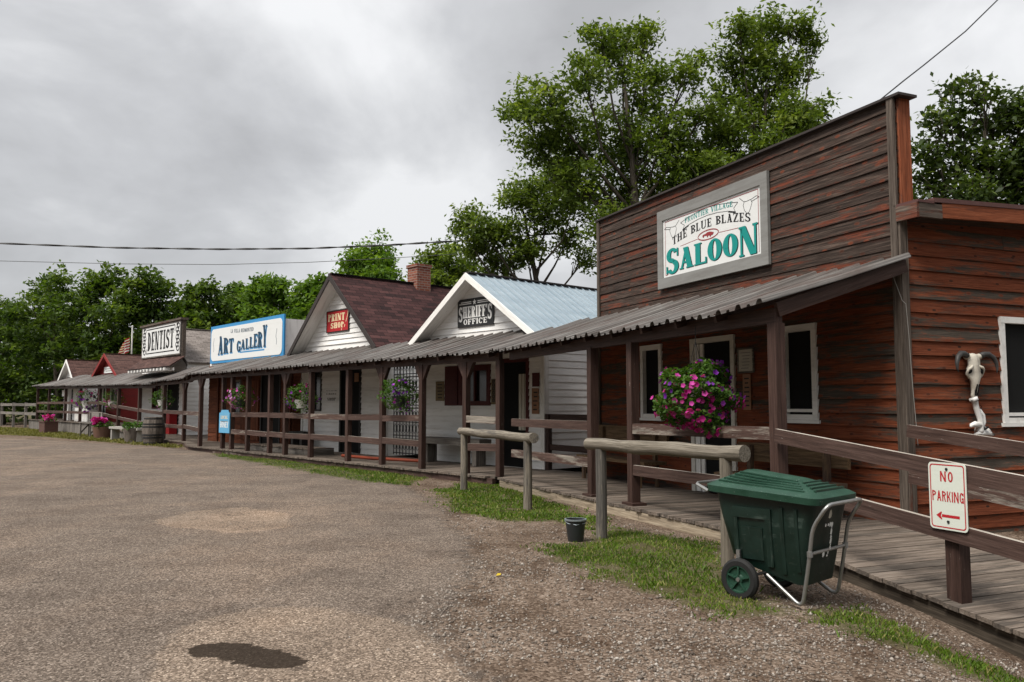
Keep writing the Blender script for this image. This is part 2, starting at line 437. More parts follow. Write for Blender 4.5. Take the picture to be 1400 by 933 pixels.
STAIN = world_poly([(250, 890), (270, 884), (310, 881), (345, 884), (362, 889), (395, 896), (418, 906), (416, 913), (385, 917), (340, 914), (310, 906), (275, 900), (255, 897)])
PATCHES = [world_poly([(215, 712), (260, 700), (340, 694), (398, 706), (396, 722), (330, 730), (240, 724)]),
           world_poly([(205, 905), (260, 860), (350, 835), (440, 830), (520, 845), (590, 870), (640, 905), (660, 990), (420, 1010), (230, 980)])]
def spaced(segs):
    out = []
    for a, b, st in segs: out += list(np.arange(a, b, st))
    return np.array(out + [segs[-1][1]])
def make_ground():
    xs = spaced([(-1500, -300, 150), (-300, -60, 20), (-60, -36, 2), (-36, -9, .3), (-9, -3.6, .12), (-3.6, 5.0, .07), (5, 12, .5), (12, 40, 3), (40, 300, 30), (300, 1500, 200)])
    ys = spaced([(-300, -20, 40), (-20, 2, 1.5), (2, 4, .2), (4, 12, .07), (12, 22, .15), (22, 50, .35), (50, 100, 3), (100, 400, 30), (400, 2500, 300)])
    X, Y = np.meshgrid(xs, ys); Z = gz(X, Y)
    sr = signed(ROADP, X, Y); jit = fbm(X * 1.3, Y * 1.3, 21, 4)
    Z = Z + np.where(sr > 0, .012, 0) * np.clip(sr * 4, 0, 1)
    road = np.clip(.5 + (sr + .30 * jit) * 1.6, 0, 1)
    gm = np.zeros(X.shape)
    for p in GRW.values(): gm = np.maximum(gm, np.clip(.5 + (signed(p, X, Y) + .16 * fbm(X * 2, Y * 2, 5)) * 2.2, 0, 1))
    # meadow and woodland floor beyond the street
    U = -((X + .9) * .659 - (Y - 16.35) * .752); D = (X + .9) * .752 + (Y - 16.35) * .659
    gm = np.maximum(gm, np.clip((D - 3.0) * .5, 0, 1)); gm = np.maximum(gm, np.clip((np.hypot(X, Y) - 75) * .05, 0, 1))
    pt = np.zeros(X.shape)
    for p in PATCHES: pt = np.maximum(pt, np.clip(.5 + (signed(p, X, Y) + .18 * jit) * 3.0, 0, 1))
    st = np.clip(.5 + (signed(STAIN, X, Y) + .02 * fbm(X * 9, Y * 9, 8)) * 22, 0, 1)
    ny, nx = X.shape
    V = np.stack([X, Y, Z], -1).reshape(-1, 3)
    i = np.arange(ny * nx).reshape(ny, nx)
    Fq = np.stack([i[:-1, :-1], i[:-1, 1:], i[1:, 1:], i[1:, :-1]], -1).reshape(-1, 4)
    o = np_mesh('ground', V, Fq, np.zeros(len(V)), M['ground'])
    for nm, a in (('road', road), ('gmask', gm), ('patch', pt), ('stain', st)):
        t = o.data.attributes.new(nm, 'FLOAT', 'POINT'); t.data.foreach_set('value', a.ravel().astype(np.float32))
    o.data.polygons.foreach_set('use_smooth', [True] * len(o.data.polygons))
    tag(o, kind='structure')
n = NM('ground', .95, .08)
v = n.obj()
stone = n.vor(v, 62, 'F1', 'Color'); st2 = n.vor(v, 88, 'F1', 'Color'); sd = n.vor(v, 62, 'F1', 'Distance')
fine = n.noise(v, 120, 3, .7); mid = n.noise(v, 9, 5, .65); big = n.noise(v, .8, 5, .6); streak = n.noise(n.obj((.8, 1.0, 1)), 1.1, 7, .7)
sv = n.math('ADD', n.math('MULTIPLY', n.math('MULTIPLY', stone, 1.0), .5), n.math('MULTIPLY', fine, .5))
sv2 = n.math('ADD', n.math('MULTIPLY', st2, .52), n.math('MULTIPLY', fine, .48))
asp = n.ramp(sv2, (.22, (.034,.025,.019)), (.46, (.108,.085,.068)), (.66, (.23,.186,.152)), (.80, (.50,.43,.36)))
asp = n.mix(n.ramp(streak, (.42, 0.0), (.66, .7)), asp, n.mix(1.0, asp, (.56,.55,.55), 'MULTIPLY'))
asp = n.mix(n.ramp(n.math('ADD', n.attr('patch'), n.math('MULTIPLY', n.math('SUBTRACT', mid, .5), .7)), (.38, 0.0), (.58, .8)), asp, n.mix(1.0, asp, (1.45,1.40,1.32), 'MULTIPLY'))
dl = n.new('ShaderNodeVectorMath', operation='ADD'); n.l.new(v, dl.inputs[0])
dn = n.new('ShaderNodeTexNoise'); dn.inputs['Scale'].default_value = 1.6; dn.inputs['Detail'].default_value = 4; n.l.new(v, dn.inputs['Vector'])
dm = n.new('ShaderNodeVectorMath', operation='SCALE'); n.l.new(dn.outputs['Color'], dm.inputs[0]); dm.inputs['Scale'].default_value = .9; n.l.new(dm.outputs[0], dl.inputs[1])
crk = n.vor(dl.outputs[0], 1.05, 'DISTANCE_TO_EDGE')
crk = n.math('MULTIPLY', n.ramp(crk, (.003, 1.0), (.013, 0.0)), n.ramp(n.noise(v, 1.1, 4), (.45, 0.0), (.58, 1.0)))
asp = n.mix(n.math('MULTIPLY', n.ramp(n.noise(v, 38, 5, .85), (.56, 0.0), (.64, 1.0)), .30), asp, (.34,.29,.25))
asp = n.mix(n.ramp(n.noise(n.obj((.55, .35, 1)), .9, 6, .65), (.46, 0.0), (.66, .5)), asp, n.mix(1.0, asp, (1.55,1.42,1.30), 'MULTIPLY'))
asp = n.mix(n.math('MULTIPLY', crk, .5), asp, (.030,.025,.022))
grv = n.ramp(sv, (.18, (.034,.023,.015)), (.45, (.125,.090,.066)), (.66, (.27,.212,.168)), (.86, (.58,.50,.42)))
grv = n.mix(n.ramp(big, (.42, 0.0), (.68, .8)), grv, n.mix(1.0, grv, (.50,.45,.40), 'MULTIPLY'))
grv = n.mix(n.ramp(n.noise(n.obj((1, .55, 1)), 1.9, 6, .7), (.48, 0.0), (.64, .8)), grv, n.mix(1.0, grv, (.40,.33,.27), 'MULTIPLY'))
grv = n.mix(n.ramp(mid, (.50, 0.0), (.68, .6)), grv, (.078,.055,.040))
rk = n.ramp(n.math('ADD', n.attr('road'), n.math('MULTIPLY', n.math('SUBTRACT', mid, .5), .8)), (.34, 0.0), (.66, 1.0))
edge = n.ramp(n.math('ABSOLUTE', n.math('SUBTRACT', n.attr('road'), .5)), (.06, .5), (.32, 0.0))
c = n.mix(rk, grv, asp)
c = n.mix(n.math('MULTIPLY', edge, n.ramp(mid, (.45, 0.0), (.6, 1.0))), c, (.035,.031,.028))
grc = n.ramp(n.noise(v, 30, 4, .7), (.3, (.042,.040,.016)), (.55, (.062,.068,.02)), (.8, (.10,.085,.045)))
gk = n.ramp(n.math('ADD', n.attr('gmask'), n.math('MULTIPLY', n.math('SUBTRACT', n.noise(v, 9, 6, .8), .5), 1.9)), (.42, 0.0), (.66, .62))
c = n.mix(gk, c, grc)
c = n.mix(n.math('MULTIPLY', n.ramp(n.math('ADD', n.attr('stain'), n.math('MULTIPLY', n.math('SUBTRACT', n.noise(v, 22, 4, .7), .5), .9)), (.38, 0.0), (.55, 1.0)), .9), c, (.020,.0135,.009))
n.col(c); n.rough(n.math('SUBTRACT', .93, n.math('MULTIPLY', n.attr('stain'), .12)))
h = n.math('ADD', n.math('MULTIPLY', sd, n.math('SUBTRACT', n.math('MULTIPLY', rk, .6), .8)), n.math('ADD', n.math('MULTIPLY', fine, .6), n.math('MULTIPLY', mid, 1.2)))
n.bump(h, .55, .018)
make_ground()

# loose stones and grass, too many to count
def scatter_gravel():
    N = 26000
    X = RNG.uniform(-5, 5.6, N * 4); Y = 3.2 + RNG.exponential(3.6, N * 4)
    sr = signed(ROADP, X, Y); cl = fbm(X * 1.4, Y * 1.4, 33)
    D = (X + .9) * .752 + (Y - 16.35) * .659; DS = (X - 2.74) * .922 + (Y - 8.55) * .387
    ok = (DS < -.35) & (D < -.4) & (Y < 16) & ((sr < .25) | (RNG.random(len(X)) < .07)) & (np.max([signed(q_, X, Y) for q_ in GRW.values()], axis=0) < RNG.normal(.0, .12, len(X))) & (cl + RNG.normal(0, .25, len(X)) > -.12)
    X = X[ok][:N]; Y = Y[ok][:N]; k = len(X); Z = gz(X, Y)
    s = np.clip(RNG.lognormal(-4.75, .42, k), .004, .03)
    a = RNG.uniform(0, 6.28, k); q = RNG.uniform(.6, 1.0, (k, 6))
    ca, sa = np.cos(a), np.sin(a)
    base = np.array([[1,0,0],[0,1,0],[-1,0,0],[0,-1,0],[0,0,.75],[0,0,-.5]], float)
    P = base[None] * q[..., None] * s[:, None, None]
    x = P[..., 0] * ca[:, None] - P[..., 1] * sa[:, None]; y = P[..., 0] * sa[:, None] + P[..., 1] * ca[:, None]
    V = np.stack([x + X[:, None], y + Y[:, None], P[..., 2] + Z[:, None] + s[:, None] * .2], -1).reshape(-1, 3)
    F0 = np.array([[0,1,4],[1,2,4],[2,3,4],[3,0,4],[1,0,5],[2,1,5],[3,2,5],[0,3,5]])
    Fq = (F0[None] + (np.arange(k) * 6)[:, None, None]).reshape(-1, 3)
    o = np_mesh('loose_gravel', V, Fq, np.repeat(RNG.random(k), 6), M['pebble'], k=3)
    tag(o, 'scattered pale and brown pebbles lying loose along the road edge', 'gravel', kind='stuff')
n = NM('pebble', .85, .25); n.col(n.ramp(n.attr('rnd'), (0, (.085,.066,.052)), (.5, (.21,.178,.15)), (.9, (.30,.265,.23)), (1, (.42,.385,.345))))
scatter_gravel()
def scatter_grass():
    Vs = []; Fs = []; Rs = []; off = 0
    Vd = []; Fd = []; Rd = []; offd = 0
    dens = {'a': 1500, 'b': 2200, 'c': 3600, 'd': 3600, 'e': 160}
    for k, p in GRW.items():
        lo = p.min(0) - .25; hi = p.max(0) + .25
        N = int((hi - lo).prod() * dens[k])
        X = RNG.uniform(lo[0], hi[0], N); Y = RNG.uniform(lo[1], hi[1], N)
        m = np.minimum(signed(p, X, Y), .22) * .9 + .42 * fbm(X * 2.2, Y * 2.2, 44) + .30 * fbm(X * 7, Y * 7, 45) + RNG.normal(0, .07, N) > (.09 if k in 'cd' else .08)
        X, Y = X[m], Y[m]; n_ = len(X); Z = gz(X, Y)
        h = (RNG.uniform(.010, .034, n_) + .05 * (RNG.random(n_) < .02) * RNG.random(n_)) * (1 + .5 * fbm(X * 3, Y * 3, 46)) * (1.25 if k in 'ae' else 1.0)
        w = RNG.uniform(.003, .0065, n_) * (1.0 if k in 'cd' else 1.8 if k in 'ab' else 5.0)
        if k == 'e': h *= 2.0
        a = RNG.uniform(0, 6.28, n_); ln = RNG.uniform(.2, 1.1, n_) * h; la = RNG.uniform(0, 6.28, n_)
        dx, dy = np.cos(a) * w, np.sin(a) * w; lx, ly = np.cos(la) * ln, np.sin(la) * ln
        V = np.stack([np.stack([X - dx, Y - dy, Z - .004], -1), np.stack([X + dx, Y + dy, Z - .004], -1),
                      np.stack([X + dx * .7 + lx * .45, Y + dy * .7 + ly * .45, Z + h * .65], -1), np.stack([X + lx, Y + ly, Z + h], -1)], 1).reshape(-1, 3)
        r = np.clip(RNG.normal(.38, .2, n_) + .45 * fbm(X * 1.5, Y * 1.5, 47), 0, 1); r[RNG.random(n_) < .06] = 1.0
        Fq = np.arange(n_ * 4).reshape(-1, 4)
        if k == 'e': Vd.append(V); Fd.append(Fq + offd); Rd.append(np.repeat(r, 4)); offd += len(V)
        else: Vs.append(V); Fs.append(Fq + off); Rs.append(np.repeat(r, 4)); off += len(V)
    o = np_mesh('grass', np.vstack(Vs), np.vstack(Fs), np.concatenate(Rs), M['grass_blade'])
    tag(o, 'short patchy green grass growing along the foot of the boardwalk', 'grass', kind='stuff')
    o = np_mesh('dry_grass', np.vstack(Vd), np.vstack(Fd), np.concatenate(Rd), M['grass_dry'])
    tag(o, 'yellowish grass strip in front of the far raised walkway', 'grass', kind='stuff')
scatter_grass()

# ------------------------------------------------------------------ siding, windows, lettering
def front(y0): return lambda s, o, z: (s, y0 - o, z)
def rside(x0): return lambda s, o, z: (x0 + o, s, z)
def lside(x0): return lambda s, o, z: (x0 - o, s, z)
def back(y0): return lambda s, o, z: (s, y0 + o, z)
def siding(mb, fn, lo, hi, z0, z1, bh, t=.016, holes=(), mat=0, joint=0.0):
    """lapped boards; lo(z), hi(z) give the ends of a row; holes are (s0, s1, z0, z1)"""
    lo_ = lo if callable(lo) else (lambda z: lo); hi_ = hi if callable(hi) else (lambda z: hi)
    z = z0
    while z < z1 - 1e-4:
        zt = min(z + bh * random.uniform(.93, 1.07), z1)
        cuts = sorted({z, zt} | {q for h in holes for q in h[2:] if z + .004 < q < zt - .004})
        rr = random.random(); tt = t * random.uniform(.65, 1.35)
        brk = []
        if joint and hi_(z) - lo_(z) > 3: brk = [random.uniform(lo_(z) + .8, hi_(z) - .8) for _ in range(1 if random.random() < joint else 0)]
        for a, b in zip(cuts[:-1], cuts[1:]):
            mid = (a + b) / 2
            iv = [(lo_(a), hi_(a), lo_(b), hi_(b))]
            if hi_(a) - lo_(a) < .02: continue
            spans = []
            hs = sorted((h[0], h[1]) for h in holes if h[2] < mid < h[3])
            cur = None
            for h in hs:
                spans.append((cur, h[0])); cur = h[1]
            spans.append((cur, None))
            for sp in spans:
                ps = [sp[0]] + [q for q in brk if (sp[0] is None or q > sp[0]) and (sp[1] is None or q < sp[1])] + [sp[1]]
                for i in range(len(ps) - 1):
                    p0, p1 = ps[i], ps[i + 1]
                    r = (rr + i * .37) % 1.0
                    A0 = max(lo_(a), p0) if p0 is not None else lo_(a); B0 = max(lo_(b), p0) if p0 is not None else lo_(b)
                    A1 = min(hi_(a), p1) if p1 is not None else hi_(a); B1 = min(hi_(b), p1) if p1 is not None else hi_(b)
                    if p0 is not None and i > 0: A0 += .005; B0 += .005
                    if A1 - A0 < .005: continue
                    oa = tt * (1 - (a - z) / bh) + .002; ob = tt * (1 - (b - z) / bh) + .002
                    vs = [fn(A0, oa, a), fn(A1, oa, a), fn(max(B1, B0 + .001), ob, b), fn(B0, ob, b), fn(A0, -.012, a), fn(A1, -.012, a)]
                    g = [(A0 + r * 91, a - z + r * 17, r * 23), (A1 + r * 91, a - z + r * 17, r * 23), (B1 + r * 91, b - z + r * 17, r * 23), (B0 + r * 91, b - z + r * 17, r * 23)]
                    g += [(A0 + r * 91, r * 17 - .02, r * 23), (A1 + r * 91, r * 17 - .02, r * 23)]
                    mb.add(vs, [(0,1,2,3), (4,5,1,0)], mat, g, r)
        z = zt
def window(parent, F, fn, s0, s1, z0, z1, fw=.09, out=.03, fm='white_trim', gm='glass', mull=0, sill=.0, name='window', rails=()):
    mb = MB(F)
    def bar(a, b, c, d, o0=-.03, o1=out): mb.prism([(a, c), (b, c), (b, d), (a, d)], fn, o0, o1)
    bar(s0, s1, z1 - fw, z1); bar(s0, s0 + fw, z0, z1 - fw, -.03, out - .003); bar(s1 - fw, s1, z0, z1 - fw, -.03, out - .003)
    bar(s0 + fw, s1 - fw, z0, z0 + fw * .8, -.03, out - .006)
    for k in range(mull):
        c = s0 + fw + (s1 - s0 - 2 * fw) * (k + 1) / (mull + 1); bar(c - .025, c + .025, z0 + fw * .8, z1 - fw, -.03, out - .012)
    for zz in rails: bar(s0 + fw, s1 - fw, zz - .02, zz + .02, -.03, out - .012)
    w = mb.build(name, M[fm], parent)
    mb = MB(F); mb.prism([(s0 + fw * .6, z0 + fw * .5), (s1 - fw * .6, z0 + fw * .5), (s1 - fw * .6, z1 - fw * .6), (s0 + fw * .6, z1 - fw * .6)], fn, -.06, -.045)
    mb.build('pane', M[gm], w)
    if sill:
        mb = MB(F); mb.prism([(s0 - .03, z0 - .045), (s1 + .03, z0 - .045), (s1 + .03, z0 - .002), (s0 - .03, z0 - .002)], fn, 0, sill)
        mb.build('sill', M[fm], w)
    return w
# strokes of a slab-serif alphabet, cap height 1
def _rect(a, b, c, d): return [(a, b), (c, b), (c, d), (a, d)]
def _diag(x0, y0, x1, y1, w): return [(x0, y0), (x0 + w, y0), (x1 + w, y1), (x1, y1)]
def _arc(cx, cy, rx, ry, a0, a1, tw, tn, n=14):
    out = []
    A = [R(a0 + (a1 - a0) * i / n) for i in range(n + 1)]
    for p, q in zip(A[:-1], A[1:]):
        o = lambda t: (cx + rx * math.cos(t), cy + ry * math.sin(t)); i_ = lambda t: (cx + (rx - tw) * math.cos(t), cy + (ry - tn) * math.sin(t))
        out.append([o(p), o(q), i_(q), i_(p)])
    return out
def glyph(ch, st=.2, th=.1, sf=.07, sh=.09, w=.62):
    P = []
    def stem(x, t=None, top=True, bot=True):
        t = st if t is None else t
        P.append(_rect(x, 0, x + t, 1))
        if sf:
            if bot: P.append(_rect(x - sf, 0, x + t + sf, sh))
            if top: P.append(_rect(x - sf, 1 - sh, x + t + sf, 1))
    m = sf
    if ch == ' ': return [], .35
    if ch == "'":
        P.append([(0, 1), (st, 1), (st * .6, .68), (st * .3, .68)]); return P, st
    if ch == '.': return [_rect(0, 0, st, st)], st
    if ch == ',': return [_rect(0, 0, st, st)], st
    if ch == 'I': stem(m); return P, st + 2 * m
    if ch in 'HNMU':
        w *= 1.18
        if ch == 'H': stem(m); stem(w - st - m); P.append(_rect(m, .45, w - m, .45 + th)); return P, w
        if ch == 'N':
            a = th if sf else st
            stem(m, a, True, True); stem(w - a - m, a, True, not sf); P.append(_diag(w - m - st * 1.05, 0, m * .4, 1, st * 1.05)); return P, w
        if ch == 'M':
            w *= 1.25; a = th if sf else st
            stem(m, a); stem(w - st - m); P.append(_diag(w / 2 - st / 2, 0.05, m, 1, st)); P.append(_diag(w / 2 - st / 2, .05, w - m - st, 1, st)); return P, w
        if ch == 'U':
            P.append(_rect(m, .3, m + st, 1)); P.append(_rect(w - m - th, .3, w - m, 1))
            if sf: P.append(_rect(0, 1 - sh, 2 * m + st, 1)); P.append(_rect(w - 2 * m - th, 1 - sh, w, 1))
            P.extend(_arc(w / 2, .3, w / 2 - m, .3, 180, 360, (st + th) / 2, th)); return P, w
    if ch in 'EFLT':
        if ch == 'T':
            stem(w / 2 - st / 2, st, False, True); P.append(_rect(0, 1 - th, w, 1))
            if sf: P.append(_rect(0, .74, th * .8, 1)); P.append(_rect(w - th * .8, .74, w, 1))
            return P, w
        w *= .92; stem(m)
        if ch in 'EF':
            P.append(_rect(m, 1 - th, w, 1)); P.append(_rect(m, .46, w * .8, .46 + th))
            if sf: P.append(_rect(w - th * .8, .74, w, 1)); P.append(_rect(w * .8 - th * .6, .36, w * .8, .66))
        if ch in 'EL':
            P.append(_rect(m, 0, w, th))
            if sf: P.append(_rect(w - th * .8, 0, w, .28))
        return P, w
    if ch in 'OQ': return _arc(w / 2, .5, w / 2, .5, 0, 360, st, th, 26), w
    if ch in 'CG':
        P.extend(_arc(w / 2, .5, w / 2, .5, 38, 322, st, th, 22))
        if ch == 'G':
            P.append(_rect(w - st * .95, .0, w, .42)); P.append(_rect(w * .55, .36, w + m * .4, .36 + th))
        else:
            P.append(_rect(w - th * .9, .64, w, .95))
        if ch == 'G': P.append(_rect(w - th * .9, .68, w, .95))
        return P, w
    if ch == 'S':
        ry = (1 + th) / 4 + .01
        P.extend(_arc(w / 2, 1 - ry, w / 2 - .01, ry, 28, 270, st * .95, th * 1.15, 16)); P.extend(_arc(w / 2, ry, w / 2, ry, 90, -152, st * .95, th * 1.15, 16))
        P.append(_diag(w * .22, .60, w * .62, .34, st * .9))
        if sf: P.append(_rect(w - th * .8 - .02, .66, w - .02, .96)); P.append(_rect(0, .04, th * .8, .32))
        return P, w
    if ch in 'PRBD':
        stem(m, None, False, ch in 'PR'); P.append(_rect(0, 0, m, sh)); P.append(_rect(0, 1 - sh, m, 1))
        x = m + st * .6; bw = w - x
        if ch == 'D': P.extend(_arc(x, .5, bw, .5, -90, 90, st, th, 16)); return P, w
        P.extend(_arc(x, .74, bw, .26, -90, 90, st * .95, th, 12))
        if ch == 'B': P.extend(_arc(x, .27, bw + .02, .27, -90, 90, st, th, 12))
        if ch == 'R':
            P.append(_diag(w - st - .0, 0, w * .38, .5, st))
            if sf: P.append(_rect(w - st, 0, w + sf * .8, sh)); w += sf * .5
        return P, w
    if ch == 'K': stem(m); P.append(_diag(m + st * .8, .38, w - st * .8, 1, st * .8)); P.append(_diag(w - st, 0, m + st, .6, st)); return P, w
    if ch in 'AVYZW':
        if ch == 'A':
            w *= 1.08
            P.append(_diag(m, 0, w / 2 - th * .55, 1, th * 1.1)); P.append(_diag(w - st - m, 0, w / 2 - st * .65, 1, st * 1.05)); P.append(_rect(w * .25, .26, w * .75, .26 + th * .9))
            if sf: P.append(_rect(0, 0, 2 * m + th, sh)); P.append(_rect(w - st - 2 * m, 0, w, sh))
            return P, w
        if ch == 'V':
            P.append(_diag(w / 2 - st * .6, 0, m, 1, st)); P.append(_diag(w / 2 - th * .4, 0, w - th - m, 1, th))
            if sf: P.append(_rect(0, 1 - sh, 2 * m + st, 1)); P.append(_rect(w - th - 2 * m, 1 - sh, w, 1))
            return P, w
        if ch == 'Y':
            P.append(_rect(w / 2 - st / 2, 0, w / 2 + st / 2, .5)); P.append(_diag(w / 2 - st / 2, .42, m, 1, st)); P.append(_diag(w / 2 + st / 2 - th, .42, w - th - m, 1, th))
            if sf: P.append(_rect(w / 2 - st / 2 - sf, 0, w / 2 + st / 2 + sf, sh)); P.append(_rect(0, 1 - sh, 2 * m + st, 1)); P.append(_rect(w - th - 2 * m, 1 - sh, w, 1))
            return P, w
        if ch == 'Z':
            P.append(_rect(0, 1 - th, w, 1)); P.append(_rect(0, 0, w, th)); P.append(_diag(0, th * .5, w - st, 1 - th * .5, st))
            if sf: P.append(_rect(0, .76, th * .8, 1)); P.append(_rect(w - th * .8, 0, w, .24))
            return P, w
        if ch == 'W':
            w *= 1.35
            for a, b, t in ((.0, .27, st), (.5, .27, th), (.5, .75, st), (1, .75, th)): P.append(_diag(w * b - t / 2, 0, max(0, min(w - t, w * a - t / 2)), 1, t))
            return P, w
    return [_rect(0, 0, w, 1)], w
def letters(mb, text, fn, s0, s1, z, h, o, mat=0, gap=.09, warp=None, hs=None, step=True, **kw):
    """text fitted between s0 and s1 on the plane fn; warp(s, z) bends it; hs gives each letter its own (height, base shift)"""
    gl = [glyph(c, **kw) for c in text]
    tot = sum(w for _, w in gl) + gap * (len(gl) - 1)
    k = (s1 - s0) / tot; x = 0; q = 0
    for i, (P, w) in enumerate(gl):
        hh, dz = (hs[i] if hs else (h, 0))
        for p in P:
            pts = [(s0 + (x + a) * k, z + dz + b * hh) for a, b in p]
            if warp: pts = [warp(*t) for t in pts]
            mb.flat(pts, fn, o + (q % 5) * .00025, mat); q += 1
        x += w + gap
def bars(mb, fn, segs, o, w, mat=0):
    for i, (a, b) in enumerate(segs):
        dx, dz = b[0] - a[0], b[1] - a[1]; L = math.hypot(dx, dz) or 1; nx, nz = -dz / L * w / 2, dx / L * w / 2
        mb.flat([(a[0] - nx, a[1] - nz), (b[0] - nx, b[1] - nz), (b[0] + nx, b[1] + nz), (a[0] + nx, a[1] + nz)], fn, o + (i % 4) * .0003, mat)
def poly_line(pts): return list(zip(pts[:-1], pts[1:]))
def ell(cx, cz, rx, rz, n=24): return [(cx + rx * math.cos(2 * math.pi * i / n), cz + rz * math.sin(2 * math.pi * i / n)) for i in range(n)]

# ------------------------------------------------------------------ boardwalk and ramp
def deckz(u): return .16 + .44 * min(1, max(0, (u - 20) / 10.0)) ** 1.3 if u > 20 else .16
def frontd(u):                                  # how far the walkway front stands behind the straight line
    if u < 14: return 0.0
    if u < 18: t = (u - 14) / 4; return .95 * t * t * (3 - 2 * t)
    return .95 + .35 * min(1, (u - 18) / 18)
def planks(mb, a, b, step, fn0, fn1, zf, t=.036):
    x = a
    while x < b - .02:
        w = step * random.uniform(.94, 1.06); x1 = min(x + w - .012, b)
        y0 = fn0(x) - random.uniform(0, .025); y1 = fn1(x); za, zb = zf(x), zf(x1); j = random.uniform(-.003, .003)
        mb.hexa([(x, y0, za - t + j), (x1, y0, zb - t + j), (x1, y1, zb - t + j), (x, y1, za - t + j), (x, y0, za + j), (x1, y0, zb + j), (x1, y1, zb + j), (x, y1, za + j)], 0, 1)
        x += w
mb = MB(FS)
planks(mb, -8.0, .3, .145, lambda x: -.16 if x > -7.4 else -.16 + (-7.4 - x) * 1.2, lambda x: 1.84, lambda x: .16)
for x in np.arange(-7.3, .3, 2.4):
    x1 = min(x + 2.39, .3)
    mb.box(x, x1, -.155, -.06, -.03, .117, 1, 0)
mb2 = MB(FM)
planks(mb2, -45.0, 1.15, .15, lambda x: frontd(-x) - .16 + (max(0, x - .7) * 1.2), lambda x: 4.3 if x < -18.5 else 1.9, lambda x: deckz(-x) - .006)
for x in np.arange(-20, 1.0, 2.5):
    x1 = min(x + 2.49, .95)
    mb2.hexa([(x, frontd(-x)-.13, -.03), (x1, frontd(-x1)-.13, -.03), (x1, frontd(-x1)-.05, -.03), (x, frontd(-x)-.05, -.03), (x, frontd(-x)-.13, .112), (x1, frontd(-x1)-.13, .112), (x1, frontd(-x1)-.05, .112), (x, frontd(-x)-.05, .112)], 2, 0)
x = -45.0
while x < -20:
    mb2.box(x, x + .16, frontd(-x) - .11, frontd(-x) - .08, -.05, deckz(-x) - .05, 3, 2); x += .17
o = mb.build('boardwalk', [M['deck_wood'], M['timber_edge']]); tag(o, kind='structure')
o = mb2.build('boardwalk', [M['deck_wood'], M['timber_edge'], M['brown_rail'], M['grey_wood']]); tag(o, kind='structure')
def rampz(x): return .156 - .113 * max(0, x - .3)
mb = MB(FS)
planks(mb, .305, 4.6, .142, lambda x: -.16, lambda x: 1.84, rampz)
mb.hexa([(.31, -.13, -.12), (4.6, -.13, -.60), (4.6, -.07, -.60), (.31, -.07, -.12), (.31, -.13, rampz(.31) - .05), (4.6, -.13, rampz(4.6) - .05), (4.6, -.07, rampz(4.6) - .05), (.31, -.07, rampz(.31) - .05)], 1, 0)
o = mb.build('ramp', [M['deck_wood'], M['ramp_skirt']]); tag(o, kind='structure')

# ------------------------------------------------------------------ covered walkway: roof sheets, posts, rails
def ribbed(mb, us, fr, bk, pitch=.34):
    """corrugated sheet from the eave fr(u) to the wall bk(u)"""
    prof = []
    a, b = us
    u = a; side = 1 if b > a else -1; L = abs(b - a)
    t = 0
    while t < L:
        for dt, h in ((0, 0), (.02, .040), (.035, .052), (.075, .052), (.09, .040), (.11, 0), (.195, .002), (.205, .026), (.245, .026), (.255, .002)):
            if t + dt <= L: prof.append((a + side * (t + dt), h))
        t += pitch
    prof.append((b, 0))
    vs = []; g = []
    for i, (u, h) in enumerate(prof):
        k = int(abs(u - a) / 1.2); dz = .010 * math.sin(k * 2.3) - .012 * ((abs(u - a) / 1.2) % 1)
        p = Vector(fr(u)); q = Vector(bk(u)); j = .02 * math.sin(k * 5.1)
        d = (p - q).normalized() * j
        for s_ in (0, .5, 1):
            w = p.lerp(q, s_) + (d if s_ == 0 else Vector((0,0,0))) + Vector((0, 0, h + dz - (.012 if s_ == .5 else 0)))
            vs.append(w); g.append((s_ * 2 + k * 3.1, u, h * 3))
    nn = len(prof)
    fs = []
    for i in range(nn - 1):
        for s_ in (0, 1): fs.append((i*3+s_, (i+1)*3+s_, (i+1)*3+s_+1, i*3+s_+1))
    mb.add(vs, fs, 0, g, .5)
    top = len(vs)
    lo = [Vector(v) - Vector((0, 0, .006)) for v in vs]
    mb.add(lo, [f[::-1] for f in fs] + [], 0, g, .5)
    base = len(mb.v) - 2 * top
    for i in range(nn - 1):
        mb.f.append([base + i*3, base + (i+1)*3, base + top + (i+1)*3, base + top + i*3]); mb.m.append(0)
def post(F, parent, x, y, z0, z1, w=.11, brace=True, foot=False, mat='brown_paint'):
    mb = MB(F); mb.box(x - w/2, x + w/2, y - w/2, y + w/2, z0, z1, 0, 2)
    if brace:
        for s in (-1, 1):
            mb.hexa([(x + s*w*.48, y - .04, z1 - .34), (x + s*w*.5, y - .04, z1 - .33), (x + s*w*.5, y + .04, z1 - .33), (x + s*w*.48, y + .04, z1 - .34),
                     (x + s*w*.48, y - .04, z1 - .01), (x + s*(w*.5 + .20), y - .04, z1 - .01), (x + s*(w*.5 + .20), y + .04, z1 - .01), (x + s*w*.48, y + .04, z1 - .01)], 0, 2)
    if foot: mb.box(x - .14, x + .14, y - .11, y + .11, z0 - .002, z0 + .035, 0, 0)
    return mb.build('post', M[mat], parent)
def rail(F, parent, a, b, h=.135, t=.045, name='rail', mat='brown_rail'):
    mb = MB(F); mb.beam(a, b, t, h, 0, topmat=1 if mat == 'brown_rail' else None); return mb.build(name, [M[mat], M['rail_top']] if mat == 'brown_rail' else M[mat], parent)
